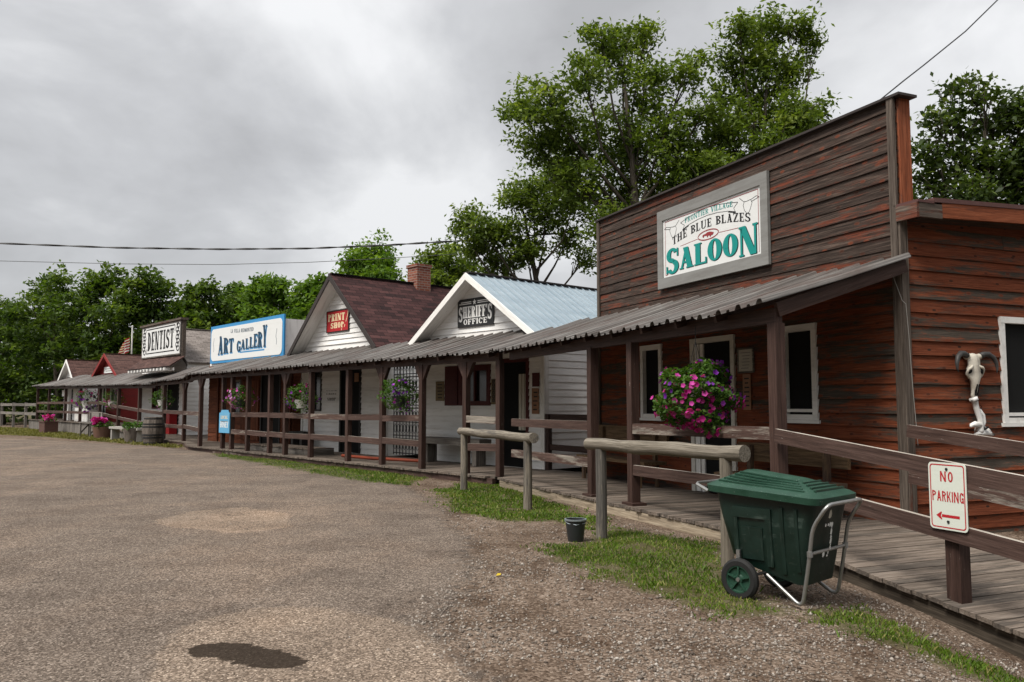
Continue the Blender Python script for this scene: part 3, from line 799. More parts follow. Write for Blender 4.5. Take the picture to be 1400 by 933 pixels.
# saloon section
t = thing('covered_walkway', 'weathered ribbed metal porch roof on dark brown posts along the saloon front', 'porch', FS, (-3.5, 0, .16), 'covered walkway sections')
mb = MB(FS); ribbed(mb, (.13, -7.62), lambda u: (u, -.27, 2.475 + .05 * max(0, u + .8) / .8), lambda u: (u * 1.055, 1.80, 3.145)); mb.build('roof', M['roof_sheet'], t)
mb = MB(FS)
mb.beam((.05, 0, 2.42), (-7.1, 0, 2.39), .09, .16, 0)
for x in np.arange(-7.0, .02, .78): mb.beam((x, -.2, 2.455), (x, 1.78, 3.06), .05, .10, 0)
mb.beam((.055, -.03, 2.475), (.055, 1.80, 3.055), .045, .15, 0)
mb.build('roof_frame', M['brown_paint'], t)
for x, ft in ((0, 0), (-2.86, 1), (-4.0, 1)): post(FS, t, x, 0, .16, 2.34, .125, brace=False, foot=ft)
for a, b in ((0, -2.86), (-4.0, -7.05)):
    for z in (1.19, .64): rail(FS, t, (a - .06 * (1 if b < a else -1), -.03, z + random.uniform(-.01, .01)), (b + .06, -.03, z - .015))
# long middle section
t = thing('covered_walkway', 'long ribbed metal porch roof on brown posts from the sheriff front to the dentist', 'porch', FM, (-9, 0, .16), 'covered walkway sections')
def ez(u): return 2.47 if u < 15 else 2.47 - .10 * (u - 15) / 7
mb = MB(FM); ribbed(mb, (1.12, -21.6), lambda x: (x, frontd(-x) - .27, ez(-x) - .005), lambda x: (x * 1.0 + (.55 if x > 0 else .0) * max(0, x), max(1.76, frontd(-x) + 1.45), 3.06 if x > -12 else 3.06 - .06 * min(1, (-x - 12) / 6))); mb.build('roof', M['roof_sheet'], t)
mb = MB(FM)
for a, b in zip(np.arange(1.05, -20.5, -1.5), np.arange(-.45, -22, -1.5)): mb.beam((a, frontd(-a), ez(-a) - .075), (b - .01, frontd(-b), ez(-b) - .075), .09, .15, 0)
for x in np.arange(-21.5, 1.0, .8): mb.beam((x, frontd(-x) - .2, ez(-x) - .05), (x, max(1.7, frontd(-x) + 1.4), 2.97), .05, .09, 0)
mb.build('roof_frame', M['brown_paint'], t)
MP = [-1.02, 0, 1.5, 3.04, 4.54, 6.4, 7.83, 8.78, 10.24, 11.37, 12.05, 13.88, 18.0, 20.3]
for i, u in enumerate(MP): post(FM, t, -u, frontd(u), deckz(u) - .004, ez(u) - .14, .115 if i < 12 else .12, brace=u in (0, 1.5, 3.04, 7.83, 13.88, 18.0))
BAYS = [(-1.02, 0), (1.5, 3.04), (3.04, 4.54), (4.54, 6.4), (6.4, 7.83), (7.83, 8.78), (8.78, 10.24), (10.24, 11.37), (13.88, 18.0), (18.0, 20.3)]
for a, b in BAYS:
    for z in (1.20, .68):
        rail(FM, t, (-a - .05, frontd(a) - .03, z + random.uniform(-.015, .015) + deckz(a) - .16), (-b + .05, frontd(b) - .03, z + random.uniform(-.015, .015) + deckz(b) - .16))
# far raised section
t = thing('covered_walkway', 'far low grey porch roof over the raised walkway in front of the red cabin', 'porch', FM, (-32, 1.2, .5), 'covered walkway sections')
def ez2(u): return 2.30 + .26 * (u - 22) / 20
mb = MB(FM); ribbed(mb, (-21.4, -44.0), lambda x: (x, frontd(-x) - .27, ez2(-x)), lambda x: (x, 2.75, ez2(-x) + .62 - .2 * max(0, (-x - 40) / 4))); mb.build('roof', M['roof_sheet'], t)
mb = MB(FM); mb.beam((-21.4, frontd(22), ez2(21.5) - .08), (-43.8, frontd(44), ez2(44) - .08), .09, .14, 0)
for x in np.arange(-43.5, -21.5, 1.4): mb.beam((x, frontd(-x) - .2, ez2(-x) - .04), (x, 2.7, ez2(-x) + .55), .05, .08, 0)
mb.build('roof_frame', M['brown_paint'], t)
FP = [23.5, 26.6, 29.8, 33.6, 36.8, 40.5, 43.4]
for u in FP: post(FM, t, -u, frontd(u), deckz(u) - .004, ez2(u) - .14, .13, brace=False)
for a, b in zip([20.3] + FP[:-1], FP):
    for z in (.98, .48): rail(FM, t, (-a - .06, frontd(a) - .03, z + deckz(a)), (-b + .06, frontd(b) - .03, z + deckz(b)), .13)
# gap railing between the sheriff and the saloon
p0 = FM.inverted() @ (FS @ Vector((-7.05, 1.78, 0)))
t = thing('gap_railing', 'dark brown railing closing the gap between sheriff house and saloon', 'railing', FM, (.45, 1.8, .16))
for q in (Vector((.46, 1.80, 0)), Vector((p0.x - .08, p0.y, 0))): post(FM, t, q.x, q.y, .155, 1.30, .10, brace=False)
for z in (1.24, .62): rail(FM, t, (.5, 1.80, z), (p0.x - .12, p0.y, z), .12, .045, mat='brown_paint')
# ramp railings
t = thing('ramp_railing', 'peeling brown ramp railing carrying the no parking sign', 'railing', FS, (2.1, 0, 0))
mb = MB(FS); mb.box(1.99, 2.12, -.065, .05, rampz(2.1) - .02, .97, 0, 2); mb.build('post', M['brown_paint'], t)
mb = MB(FS); mb.box(4.45, 4.6, -.07, .07, rampz(4.5) - .02, .80, 0, 2); mb.build('post', M['brown_paint'], t)
def railz(x, z0): return z0 - .102 * x
for z0 in (1.19, .71):
    mb = MB(FS); mb.beam((.07, -.09, railz(.07, z0)), (4.6, -.09, railz(4.6, z0)), .045, .14, 0, topmat=1); mb.build('rail', [M['brown_rail'], M['rail_top']], t)
t = thing('ramp_railing', 'inner ramp railing of two bare brown boards beside the saloon side wall', 'railing', FS, (2.5, 1.72, 0))
for z0 in (1.22, .72):
    mb = MB(FS); mb.beam((.10, 1.70, railz(.1, z0)), (4.6, 1.70, railz(4.6, z0)), .045, .135, 0, topmat=1); mb.build('rail', [M['brown_rail'], M['rail_top']], t)
mb = MB(FS); mb.box(4.45, 4.58, 1.73, 1.86, -.5, .82, 0, 2); mb.build('post', M['brown_paint'], t)

# ------------------------------------------------------------------ SALOON
S_W = 1.83
sal = thing('saloon', 'tall weathered red-brown board saloon with a square false front', 'building', FS, (-3.5, 1.83, 0))
fn = front(S_W)
holes = [(-4.09, -3.0, .16, 2.52), (-2.02, -1.36, 1.30, 2.54), (-5.58, -4.92, 1.27, 2.51)]
mb = MB(FS); siding(mb, fn, -7.06, -.02, .1, 3.12, .163, .020, holes, joint=.5)
mb.box(-7.06, -.02, 1.86, 1.90, .05, 3.1, 1)
for h in holes: pass
mb.build('front_wall', [M['saloon_lower'], M['blackness']], sal)
mb = MB(FS); siding(mb, fn, -7.06, -.02, 3.12, 5.02, .163, .017, joint=.7)
mb.box(-7.06, -.06, 1.86, 2.02, 3.1, 5.0, 1)
mb.build('false_front', [M['saloon_upper'], M['grey_wood']], sal)
mb = MB(FS); mb.box(-7.12, .08, 1.76, 2.05, 5.02, 5.05, 0, 0); mb.build('parapet_cap', M['dark_fascia'], sal)
def board(F, parent, name, m, *bs):
    for b in bs:
        mb = MB(F); mb.box(*b); mb.build(name, M[m], parent)
board(FS, sal, 'corner_board', 'weathered_trim', (-.115, -.02, 1.775, 1.806, 3.16, 5.018, 0, 2), (-.115, .0, 1.778, 1.808, -.1, 3.12, 0, 2), (-.018, .012, 1.79, 1.90, -.12, 3.70, 0, 2), (-7.10, -7.02, 1.78, 1.81, .1, 5.018, 0, 2))
board(FS, sal, 'parapet_end_board', 'stained_trim', (-.055, .0, 1.845, 2.02, 3.72, 5.017, 0, 2))
fnr = rside(-.03)
shole = [(3.36, 4.35, 1.28, 2.55)]
mb = MB(FS); siding(mb, fnr, 1.90, 8.6, -.10, 3.78, .163, .020, shole, joint=.2)
mb.box(-.09, -.05, 1.95, 8.6, -.3, 3.7, 1)
mb.build('side_wall', [M['saloon_lower'], M['blackness']], sal)
mb = MB(FS); mb.box(-.06, -.005, 1.90, 8.6, -.6, -.102, 0, 1); mb.build('skirt_board', M['grey_wood'], sal)
mb = MB(FS)
mb.hexa([(-7.06, 1.9, .05), (-7.0, 1.9, .05), (-7.0, 8.6, .05), (-7.06, 8.6, .05), (-7.06, 1.9, 3.5), (-7.0, 1.9, 3.5), (-7.0, 8.6, 3.7), (-7.06, 8.6, 3.7)], 0)
mb.box(-7.06, -.03, 8.6, 8.66, .0, 3.7, 0); mb.build('rear_wall', M['saloon_lower'], sal)
def shz(y): return 3.75 + .035 * (y - 1.9)
mb = MB(FS); mb.hexa([(-7.3, 2.03, shz(2.03)), (.27, 2.03, shz(2.03)), (.27, 9.0, shz(9)), (-7.3, 9.0, shz(9)), (-7.3, 2.03, shz(2.03)+.05), (.27, 2.03, shz(2.03)+.05), (.27, 9.0, shz(9)+.05), (-7.3, 9.0, shz(9)+.05)], 0)
mb.box(-.058, .275, 1.775, 2.028, 3.735, 3.765, 0)
rf = mb.build('roof', M['brown_metal'], sal)
mb = MB(FS); mb.hexa([(.22, 2.16, shz(2.16)-.17), (.262, 2.16, shz(2.16)-.17), (.262, 9.0, shz(9)-.17), (.22, 9.0, shz(9)-.17), (.22, 2.16, shz(2.16)-.003), (.262, 2.16, shz(2.16)-.003), (.262, 9.0, shz(9)-.003), (.22, 9.0, shz(9)-.003)], 0, 1); mb.build('fascia', M['stained_trim'], rf)
mb = MB(FS); mb.box(-.02, .266, 1.765, 1.80, 3.565, 3.733, 0, 0); mb.box(.225, .268, 1.802, 2.155, 3.575, 3.733, 0, 1); mb.build('fascia', M['weathered_trim'], rf)
mb = MB(FS); mb.hexa([(-.04, 1.91, 3.58), (.218, 1.91, 3.58), (.218, 8.9, 3.8), (-.04, 8.9, 3.8), (-.04, 1.91, 3.60), (.218, 1.91, 3.60), (.218, 8.9, 3.82), (-.04, 8.9, 3.82)], 0, 1); mb.build('soffit', M['saloon_upper'], rf)
# left eave end peeping past the false front
mb = MB(FS); mb.box(-7.55, -7.31, 2.05, 9.0, 3.50, 3.80, 0, 1); mb.build('fascia', M['stained_trim'], rf)
window(sal, FS, fn, -2.02, -1.36, 1.30, 2.54, .085, .045, 'white_trim', sill=0.05, rails=(1.42,))
window(sal, FS, fn, -5.58, -4.92, 1.27, 2.51, .085, .045, 'white_trim', sill=0.05)
window(sal, FS, fnr, 3.36, 4.35, 1.28, 2.55, .075, .045, 'white_trim', sill=.05, rails=(1.38,))
for (fn__, a, b, c, d) in ((fnr, 3.45, 4.26, 2.22, 2.46), (fn, -1.93, -1.45, 2.36, 2.44), (fn, -5.49, -5.01, 1.36, 1.62)):  # pale strips laid on the opaque panes, imitating reflections in the glass
    mb = MB(FS); mb.prism([(a, c), (b, c), (b, d), (a, d)], fn__, -.043, -.036); mb.build('painted_reflection', M['paper'], sal)
mb = MB(FS)
def bx(a, b, c, d, o0, o1, m=0): mb.prism([(a, c), (b, c), (b, d), (a, d)], fn, o0, o1, m)
bx(-4.09, -3.0, 2.44, 2.52, -.02, .05); bx(-4.09, -4.0, .162, 2.44, -.02, .047); bx(-3.085, -3.0, .162, 2.44, -.02, .047)
dr = mb.build('door', M['door_trim'], sal)
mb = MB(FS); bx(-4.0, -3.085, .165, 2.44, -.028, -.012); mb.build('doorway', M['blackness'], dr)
mb = MB(FS)
bx(-3.99, -3.88, .17, 2.43, .0, .03); bx(-3.86, -3.78, .17, 2.43, -.005, .02); mb.build('door_leaf', M['white_trim'], dr)
# saloon sign
sg = thing('saloon_sign', 'large white saloon signboard in a grey board frame on the false front', 'sign', FS, (-3.54, 1.80, 3.4))
sx0, sx1, sz0, sz1 = -4.93, -2.165, 3.42, 4.73
mb = MB(FS); mb.prism([(sx0+.1, sz0+.1), (sx1-.1, sz0+.1), (sx1-.1, sz1-.1), (sx0+.1, sz1-.1)], fn, .03, .052); mb.build('board', M['sign_white'], sg)
mb = MB(FS)
for a, b, c, d in ((sx0, sx1, sz1-.17, sz1), (sx0, sx1, sz0, sz0+.17), (sx0, sx0+.15, sz0+.17, sz1-.17), (sx1-.15, sx1, sz0+.17, sz1-.17)): mb.prism([(a, c), (b, c), (b, d), (a, d)], fn, .028, .075)
mb.build('frame', M['sign_grey_frame'], sg)
ix0, ix1, iz0, iz1 = sx0+.15, sx1-.15, sz0+.17, sz1-.17
W_, H_ = ix1 - ix0, iz1 - iz0
def sp(a, b): return (ix0 + a * W_, iz0 + b * H_)
mb = MB(FS); O1 = .0535
letters(mb, 'SALOON', fn, sp(.035, 0)[0], sp(.965, 0)[0], iz0 + .06 * H_, .33 * H_, O1 + .0035, 0, .05, st=.24, th=.085, sf=.06, sh=.06, w=.66, hs=[(.44*H_, -.02*H_)] + [(.35*H_, .02*H_)] * 4 + [(.45*H_, -.03*H_)])
mb.build('lettering', M['letter_teal'], sg); mb = MB(FS)
arcw = lambda k, c: (lambda s, z: (s, z + k * (1 - ((s - (ix0 + c * W_)) / (W_ * .5)) ** 2)))
letters(mb, 'FRONTIER VILLAGE', fn, sp(.255, 0)[0], sp(.745, 0)[0], iz0 + .745 * H_, .082 * H_, O1, 0, .12, warp=arcw(.115 * H_, .5), st=.16, th=.09, sf=.05)
mb.build('lettering', M['letter_teal'], sg)
mb = MB(FS)
letters(mb, 'THE BLUE BLAZES', fn, sp(.11, 0)[0], sp(.905, 0)[0], iz0 + .445 * H_, .135 * H_, O1, 0, .12, warp=arcw(.195 * H_, .5), st=.2, th=.09, sf=.06)
mb.build('lettering', M['letter_black'], sg); mb = MB(FS)
letters(mb, 'SALOON', fn, sp(.042, 0)[0], sp(.972, 0)[0], iz0 + .05 * H_, .33 * H_, O1, 0, .05, st=.24, th=.085, sf=.06, sh=.06, w=.66, hs=[(.44*H_, -.02*H_)] + [(.35*H_, .02*H_)] * 4 + [(.45*H_, -.03*H_)])
mb.build('letter_shadow', M['letter_black'], sg)
mb = MB(FS)
rib = [sp(.23, .735), sp(.30, .785), sp(.4, .82), sp(.5, .832), sp(.6, .82), sp(.70, .785), sp(.77, .74)]; rib2 = [sp(.205, .86), sp(.3, .91), sp(.4, .945), sp(.5, .957), sp(.6, .945), sp(.7, .91), sp(.795, .87)]
bars(mb, fn, poly_line(rib) + poly_line(rib2) + [(sp(.23, .735), sp(.25, .80)), (sp(.25, .80), sp(.205, .86)), (sp(.77, .74), sp(.755, .80)), (sp(.755, .80), sp(.795, .87))], O1, .008)
for sg_, c in ((-1, .13), (1, .87)):
    sk = [(0, .04), (.05, .05), (.065, -.01), (.045, -.10), (.03, -.15), (.005, -.16), (-.02, -.10), (-.035, -.01), (-.02, .05), (0, .04)]
    pts = [sp(c + sg_ * p[0] * .8, .80 + p[1] * .9) for p in sk]
    bars(mb, fn, poly_line(pts), O1, .008)
    bars(mb, fn, poly_line([sp(c + sg_ * .04, .84), sp(c + sg_ * .09, .87), sp(c + sg_ * .115, .84), sp(c + sg_ * .045, .81)]), O1, .008)
    bars(mb, fn, poly_line([sp(c - sg_ * .02, .84), sp(c - sg_ * .05, .90), sp(c - sg_ * .06, .92)]), O1, .008)
    mb.flat([sp(.5 + sg_ * .20, .765), sp(.5 + sg_ * .272, .715), sp(.5 + sg_ * .275, .738), sp(.5 + sg_ * .21, .785)], fn, O1)
mb.build('ribbon_drawing', M['letter_black'], sg)
mb = MB(FS)
q = .025
bars(mb, fn, [(sp(q, q*1.6), sp(q, 1-q*1.6)), (sp(q, 1-q*1.6), sp(1-q, 1-q*1.6)), (sp(1-q, 1-q*1.6), sp(1-q, q*1.6)), (sp(.97, q*1.6), sp(1-q, q*1.6)), (sp(q, q*1.6), sp(.05, q*1.6))], O1, .010)
bars(mb, fn, [(sp(.20, .47), sp(.39, .50)), (sp(.61, .50), sp(.82, .475))], O1, .008)
e = ell(*sp(.5, .52), .105 * W_, .075 * H_, 28); bars(mb, fn, poly_line(e + [e[0]]), O1 + .001, .016)
bis = [(-.9,-.1),(-.95,.25),(-.6,.55),(-.2,.8),(.15,.75),(.45,.45),(.8,.4),(.95,.1),(.85,-.5),(.7,-.5),(.68,-.1),(.3,-.15),(.2,-.3),(.15,-.75),(0,-.75),(0,-.3),(-.25,-.35),(-.3,-.8),(-.45,-.8),(-.5,-.45),(-.75,-.45)]
bx_, bz_ = sp(.5, .52); mb.flat([(bx_ - x * .062 * W_, bz_ + z * .052 * H_) for x, z in bis], fn, O1 + .002)
mb.build('emblem', M['letter_maroon'], sg)
# notices
def notice(name, label, F, fn, s0, s1, z0, z1, m, lines=0, lm='letter_grey', cat='notice', o=.03, frame_m=None, group=None):
    t = thing(name, label, cat, F, fn((s0 + s1) / 2, o, z0), group)
    mb = MB(F); mb.prism([(s0, z0), (s1, z0), (s1, z1), (s0, z1)], fn, o - .008, o + .006); mb.build('sheet', M[m], t)
    if frame_m:
        mb = MB(F); w = .025
        for a, b, c, d in ((s0-w, s1+w, z1, z1+w), (s0-w, s1+w, z0-w, z0), (s0-w, s0, z0, z1), (s1, s1+w, z0, z1)): mb.prism([(a, c), (b, c), (b, d), (a, d)], fn, o - .01, o + .012)
        mb.build('frame', M[frame_m], t)
    if lines:
        mb = MB(F); segs = []
        for i in range(lines):
            z = z1 - (i + 1) * (z1 - z0) / (lines + 1); a = s0 + (s1 - s0) * random.uniform(.12, .3); b = s1 - (s1 - s0) * random.uniform(.12, .3); segs.append(((a, z), (b, z)))
        bars(mb, fn, segs, o + .0075, (z1 - z0) / (lines + 1) * .3); mb.build('lettering', M[lm], t)
    return t
notice('paper_notice', 'framed pale notice on the dark wall right of the saloon door', FS, fn, -2.90, -2.60, 1.97, 2.28, 'paper', 6, frame_m='grey_wood')
notice('thermometer_board', 'tall narrow tan board hanging under the notice by the saloon door', FS, fn, -2.82, -2.65, 1.42, 1.93, 'tan_board', 7, 'letter_black', 'board')
# hanging cord on the corner
mb = MB(FS); mb.tube([(-.06, 1.70, 3.02), (.03, 1.76, 2.66), (.06, 1.78, 2.62), (.065, 1.80, 2.3), (.075, 1.82, 1.7), (.10, 1.84, 1.05)], .0035, 5)
o = mb.build('cord', M['wire_white'], None, (.03, 1.76, 2.6)); tag(o, 'thin pale cord hanging down the saloon corner board', 'cord')

# ------------------------------------------------------------------ gabled houses and shops
def gable_house(root, F, x0, x1, y0, y1, zbase, zeave, xpk, zpk, ov, mats, holes=(), bh=.14, over_f=.42, thick=.07, rib=0, back_gable=True):
    """front at y0 facing -y; wall part of siding, gabled roof with ridge running back"""
    wm, rm, tm = mats
    def zl(x):                                       # underside of roof at x
        return zeave + (zpk - zeave) * ((x - x0) / (xpk - x0) if x < xpk else (x1 - x) / (x1 - xpk))
    mb = MB(F)
    lo = lambda z: x0 if z <= zeave else x0 + (xpk - x0) * min(1, (z - zeave) / (zpk - zeave))
    hi = lambda z: x1 if z <= zeave else x1 - (x1 - xpk) * min(1, (z - zeave) / (zpk - zeave))
    siding(mb, front(y0), lo, hi, zbase, zpk - .03, bh, .024, holes)
    mb.build('front_wall', M[wm], root)
    mb = MB(F)
    siding(mb, rside(x1), y0 + .012, y1, zbase, zeave + .02, bh, .014); siding(mb, lside(x0), y0 + .012, y1, zbase, zeave + .02, bh, .014)
    mb.build('side_wall', M[wm], root)
    mb = MB(F); mb.prism([(x0, zbase), (x1, zbase), (x1, zeave), (xpk, zpk), (x0, zeave)], back(y1), -.04, 0); mb.build('rear_wall', M[wm], root)
    ya, yb = y0 - over_f, y1 + .25
    mb = MB(F)
    for sx, xe in ((-1, x0), (1, x1)):
        k = (zpk - zeave) / abs(xpk - xe); xo = xe + sx * ov; zo = zeave - k * ov
        dx = xo - xpk; L = math.hypot(dx, zo - zpk)
        n_ = 24 if not rib else int((yb - ya) / rib)
        vs = [(xpk, ya, zpk), (xo, ya, zo), (xo, yb, zo), (xpk, yb, zpk)]
        g = [(ya, 0, 0), (ya, -L, 0), (yb, -L, 0), (yb, 0, 0)]
        up = Vector((-(zo - zpk) * (1 if dx > 0 else -1), 0, abs(dx))).normalized() * thick
        top = [tuple(Vector(v) + up) for v in vs]
        mb.add(vs + top, [(4,5,6,7), (0,3,2,1), (0,1,5,4), (1,2,6,5), (2,3,7,6)], 0, g + g, .5)
        if rib:
            for i in range(1, n_):
                y = ya + i * (yb - ya) / n_
                a = Vector((xpk, y, zpk)) + up; b = Vector((xo, y, zo)) + up
                mb.beam(a + up * .1, b + up * .1, .03, .05, 0, up)
    mb.beam((xpk, ya, zpk + thick * 1.25), (xpk, yb, zpk + thick * 1.25), .22, .03, 1)
    rf = mb.build('roof', [M[rm], M['dark_fascia'] if rib else M[rm]], root)
    mb = MB(F)
    for sx, xe in ((-1, x0), (1, x1)):
        k = (zpk - zeave) / abs(xpk - xe); xo = xe + sx * (ov + .02); zo = zeave - k * (ov + .02)
        mb.hexa([(xpk, ya - .03, zpk - .10), (xo, ya - .03, zo - .10), (xo, ya + .005, zo - .10), (xpk, ya + .005, zpk - .10), (xpk, ya - .03, zpk + thick * 1.18), (xo, ya - .03, zo + thick * 1.18), (xo, ya + .005, zo + thick * 1.18), (xpk, ya + .005, zpk + thick * 1.18)], 0, 0)
    mb.build('bargeboard', M[tm], rf)
    mb = MB(F)
    for sx, xe in ((-1, x0), (1, x1)):
        k = (zpk - zeave) / abs(xpk - xe); xo = xe + sx * ov; zo = zeave - k * ov
        mb.hexa([(xpk, ya + .006, zpk - .02), (xo, ya + .006, zo - .02), (xo, y0 + .02, zo - .02), (xpk, y0 + .02, zpk - .02), (xpk, ya + .006, zpk - .004), (xo, ya + .006, zo - .004), (xo, y0 + .02, zo - .004), (xpk, y0 + .02, zpk - .004)], 0, 0)
    mb.build('soffit', M['white_trim' if wm == 'white_siding' else wm], rf)
    return rf
def doorway(root, F, fn, s0, s1, z0, z1, tm, fw=.10, leaf=None):
    mb = MB(F)
    mb.prism([(s0, z1 - fw), (s1, z1 - fw), (s1, z1), (s0, z1)], fn, -.02, .035)
    for a, b in ((s0, s0 + fw), (s1 - fw, s1)): mb.prism([(a, z0), (b, z0), (b, z1 - fw - .001), (a, z1 - fw - .001)], fn, -.02, .032)
    d = mb.build('door', M[tm], root)
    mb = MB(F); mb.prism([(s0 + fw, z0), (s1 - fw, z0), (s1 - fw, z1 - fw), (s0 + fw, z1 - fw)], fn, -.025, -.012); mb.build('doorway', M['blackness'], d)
    if leaf:
        mb = MB(F); a, b = leaf; mb.prism([(a, z0 + .01), (b, z0 + .01), (b, z1 - fw), (a, z1 - fw)], fn, -.008, .02); mb.build('door_leaf', M[tm], d)
    return d
# ---- sheriff
sh = thing('sheriff_house', 'small white gabled house with pale blue metal roof', 'house', FM, (-1.8, 1.77, .16))
fm = front(1.77)
holes = [(-1.12, -.09, .16, 2.5), (-3.05, -1.36, 1.47, 2.40)]
rf = gable_house(sh, FM, -3.95, .38, 1.77, 8.0, .155, 3.0, -1.78, 4.42, .14, ('white_siding', 'blue_roof', 'white_trim'), holes, .15, .40, .05, .24)
mb = MB(FM); mb.hexa([(-1.66, 7.3, 4.42), (.53, 7.3, 2.99), (.53, 8.27, 2.99), (-1.66, 8.27, 4.42), (-1.66, 7.3, 4.44), (.53, 7.3, 3.01), (.53, 8.27, 3.01), (-1.66, 8.27, 4.44)], 0)
cr = mb.build('patch_sheet', M['cream_roof'], rf)
board(FM, sh, 'corner_board', 'white_trim', (.29, .40, 1.735, 1.765, .16, 2.98, 0, 2), (.372, .405, 1.765, 1.87, .16, 2.95, 0, 2), (-3.96, -3.86, 1.735, 1.765, .16, 2.98, 0, 2))
d = doorway(sh, FM, fm, -1.12, -.09, .16, 2.5, 'maroon_trim', .09)
window(sh, FM, fm, -2.52, -1.36, 1.47, 2.40, .13, .04, 'maroon_trim', mull=1)
mb = MB(FM); mb.prism([(-3.05, 1.47), (-2.56, 1.47), (-2.56, 2.40), (-3.05, 2.40)], fm, .0, .04)
for i in range(5): mb.prism([(-3.0, 1.52 + i*.17), (-2.6, 1.52 + i*.17), (-2.6, 1.60 + i*.17), (-3.0, 1.60 + i*.17)], fm, .04, .05)
mb.build('shutter', M['maroon_trim'], sh)
notice('old_poster', 'yellowed wanted poster left of the sheriff window', FM, fm, -3.42, -3.09, 1.58, 2.05, 'old_paper', 5, 'letter_black', 'poster')
notice('painted_plank', 'narrow black patterned plank between sheriff window and door', FM, fm, -1.32, -1.15, 1.50, 2.06, 'old_paper', 0, cat='board')
mb = MB(FM)
segs = []
for i in range(6): z = 1.55 + i * .085; segs += [((-1.29, z), (-1.235, z + .08)), ((-1.235, z), (-1.29, z + .08)), ((-1.235, z), (-1.18, z + .08)), ((-1.18, z), (-1.235, z + .08))]
bars(mb, fm, segs, .038, .02); mb.build('pattern', M['letter_black'], bpy.data.objects['painted_plank'])
notice('dark_plaque', 'dark square plaque on white wall right of the sheriff door', FM, fm, .03, .25, 1.87, 2.16, 'maroon_trim', 0, cat='plaque')
notice('tan_plaque', 'tall tan carved board below the dark plaque by the sheriff door', FM, fm, .02, .23, 1.30, 1.84, 'tan_board', 5, 'letter_black', 'plaque')
mb = MB(FM)
for i in range(5):
    x = -.40 + i * .048; mb.box(x, x + .05, 1.80 - .015 * (i % 2) - .06, 1.82 - .015 * (i % 2) - .06, .95, 2.15, 0, 2)
o = mb.build('checked_cloth', M['paper'], None, (-.28, 1.75, 2.15)); tag(o, 'grey checked cloth hanging in the sheriff doorway', 'cloth')
def signboard(name, label, F, fn, s0, s1, z0, z1, m, o0, o1, border=None, bw=.03):
    t = thing(name, label, 'sign', F, fn((s0 + s1) / 2, o0, z0))
    mb = MB(F); mb.prism([(s0, z0), (s1, z0), (s1, z1), (s0, z1)], fn, o0, o1); mb.build('board', M[m], t)
    if border:
        mb = MB(F)
        for a, b, c, d in ((s0-.004, s1+.004, z1-bw, z1+.004), (s0-.004, s1+.004, z0-.004, z0+bw), (s0-.004, s0+bw, z0+bw, z1-bw), (s1-bw, s1+.004, z0+bw, z1-bw)): mb.prism([(a, c), (b, c), (b, d), (a, d)], fn, o0 - .002, o1 + .012)
        mb.build('frame', M[border], t)
    return t
t = signboard('sheriff_sign', "black SHERIFF'S OFFICE sign with white letters under the white gable", FM, fm, -2.55, -1.23, 3.29, 3.95, 'sign_black', .02, .045)
mb = MB(FM)
letters(mb, "SHERIFF'S", fm, -2.50, -1.29, 3.50, .27, .047, 0, .05, st=.26, th=.11, sf=.07, hs=[(.36, -.085)] + [(.27, 0)] * 7 + [(.36, -.085)], w=.66)
mb.build('lettering', M['letter_white'], t); mb = MB(FM)
letters(mb, 'OFFICE', fm, -2.32, -1.46, 3.345, .13, .047, 0, .12, st=.24, th=.12, sf=.07, w=.8)
mb.build('lettering', M['letter_white'], t); mb = MB(FM)
bars(mb, fm, [((-2.42, 3.87), (-2.03, 3.87)), ((-2.48, 3.83), (-2.03, 3.83)), ((-1.80, 3.87), (-1.36, 3.87)), ((-1.80, 3.83), (-1.30, 3.83))], .047, .018)
star = [(-1.915 + (.075 if i % 2 == 0 else .032) * math.sin(i * math.pi / 5), 3.855 + (.075 if i % 2 == 0 else .032) * math.cos(i * math.pi / 5)) for i in range(10)]
mb.flat(star, fm, .047)
mb.build('ornament', M['letter_white'], t)
# ---- print shop
ps = thing('print_shop', 'white gabled shop with steep dark red shingle roof', 'shop', FM, (-8, 1.77, .16))
holes = [(-8.07, -6.91, .16, 2.6), (-9.77, -9.14, 1.3, 2.5)]
rf = gable_house(ps, FM, -10.36, -5.62, 1.77, 8.4, .155, 3.05, -7.98, 5.12, .12, ('white_siding', 'shingle_maroon', 'dark_fascia'), holes, .14, .45, .06)
mb = MB(FM); mb.box(-8.22, -7.70, 4.12, 4.62, 4.7, 5.68, 0, 2); mb.box(-8.25, -7.67, 4.09, 4.65, 5.68, 5.77, 0, 0)
for i, v in enumerate(mb.v): mb.g[i] = (v[0] + v[1], v[2], 0)
mb.build('chimney', M['chimney_brick'], rf)
board(FM, ps, 'corner_board', 'white_trim', (-5.72, -5.60, 1.735, 1.765, .16, 3.0, 0, 2), (-10.38, -10.28, 1.735, 1.765, .16, 3.0, 0, 2))
doorway(ps, FM, fm, -8.07, -6.91, .16, 2.6, 'black_trim', .09)
window(ps, FM, fm, -9.77, -9.14, 1.3, 2.5, .06, .04, 'black_trim')
mb = MB(FM); letters(mb, 'PRINT', fm, -8.85, -8.25, 1.78, .12, .02, 0, .12); mb.build('wall_lettering', M['letter_grey'], ps); mb = MB(FM); letters(mb, 'SHOP', fm, -8.80, -8.30, 1.58, .13, .02, 0, .12)
o = mb.build('wall_lettering', M['letter_grey'], ps)
t = signboard('print_shop_sign', 'red PRINT SHOP sign with cream letters high on the white gable', FM, fm, -8.84, -7.58, 3.58, 4.20, 'sign_red', .02, .05, 'black_trim', .018)
mb = MB(FM)
letters(mb, 'PRINT', fm, -8.77, -7.80, 3.90, .21, .0515, 0, .07, st=.26, th=.11, sf=.07, w=.66)
mb.build('lettering', M['letter_cream'], t); mb = MB(FM)
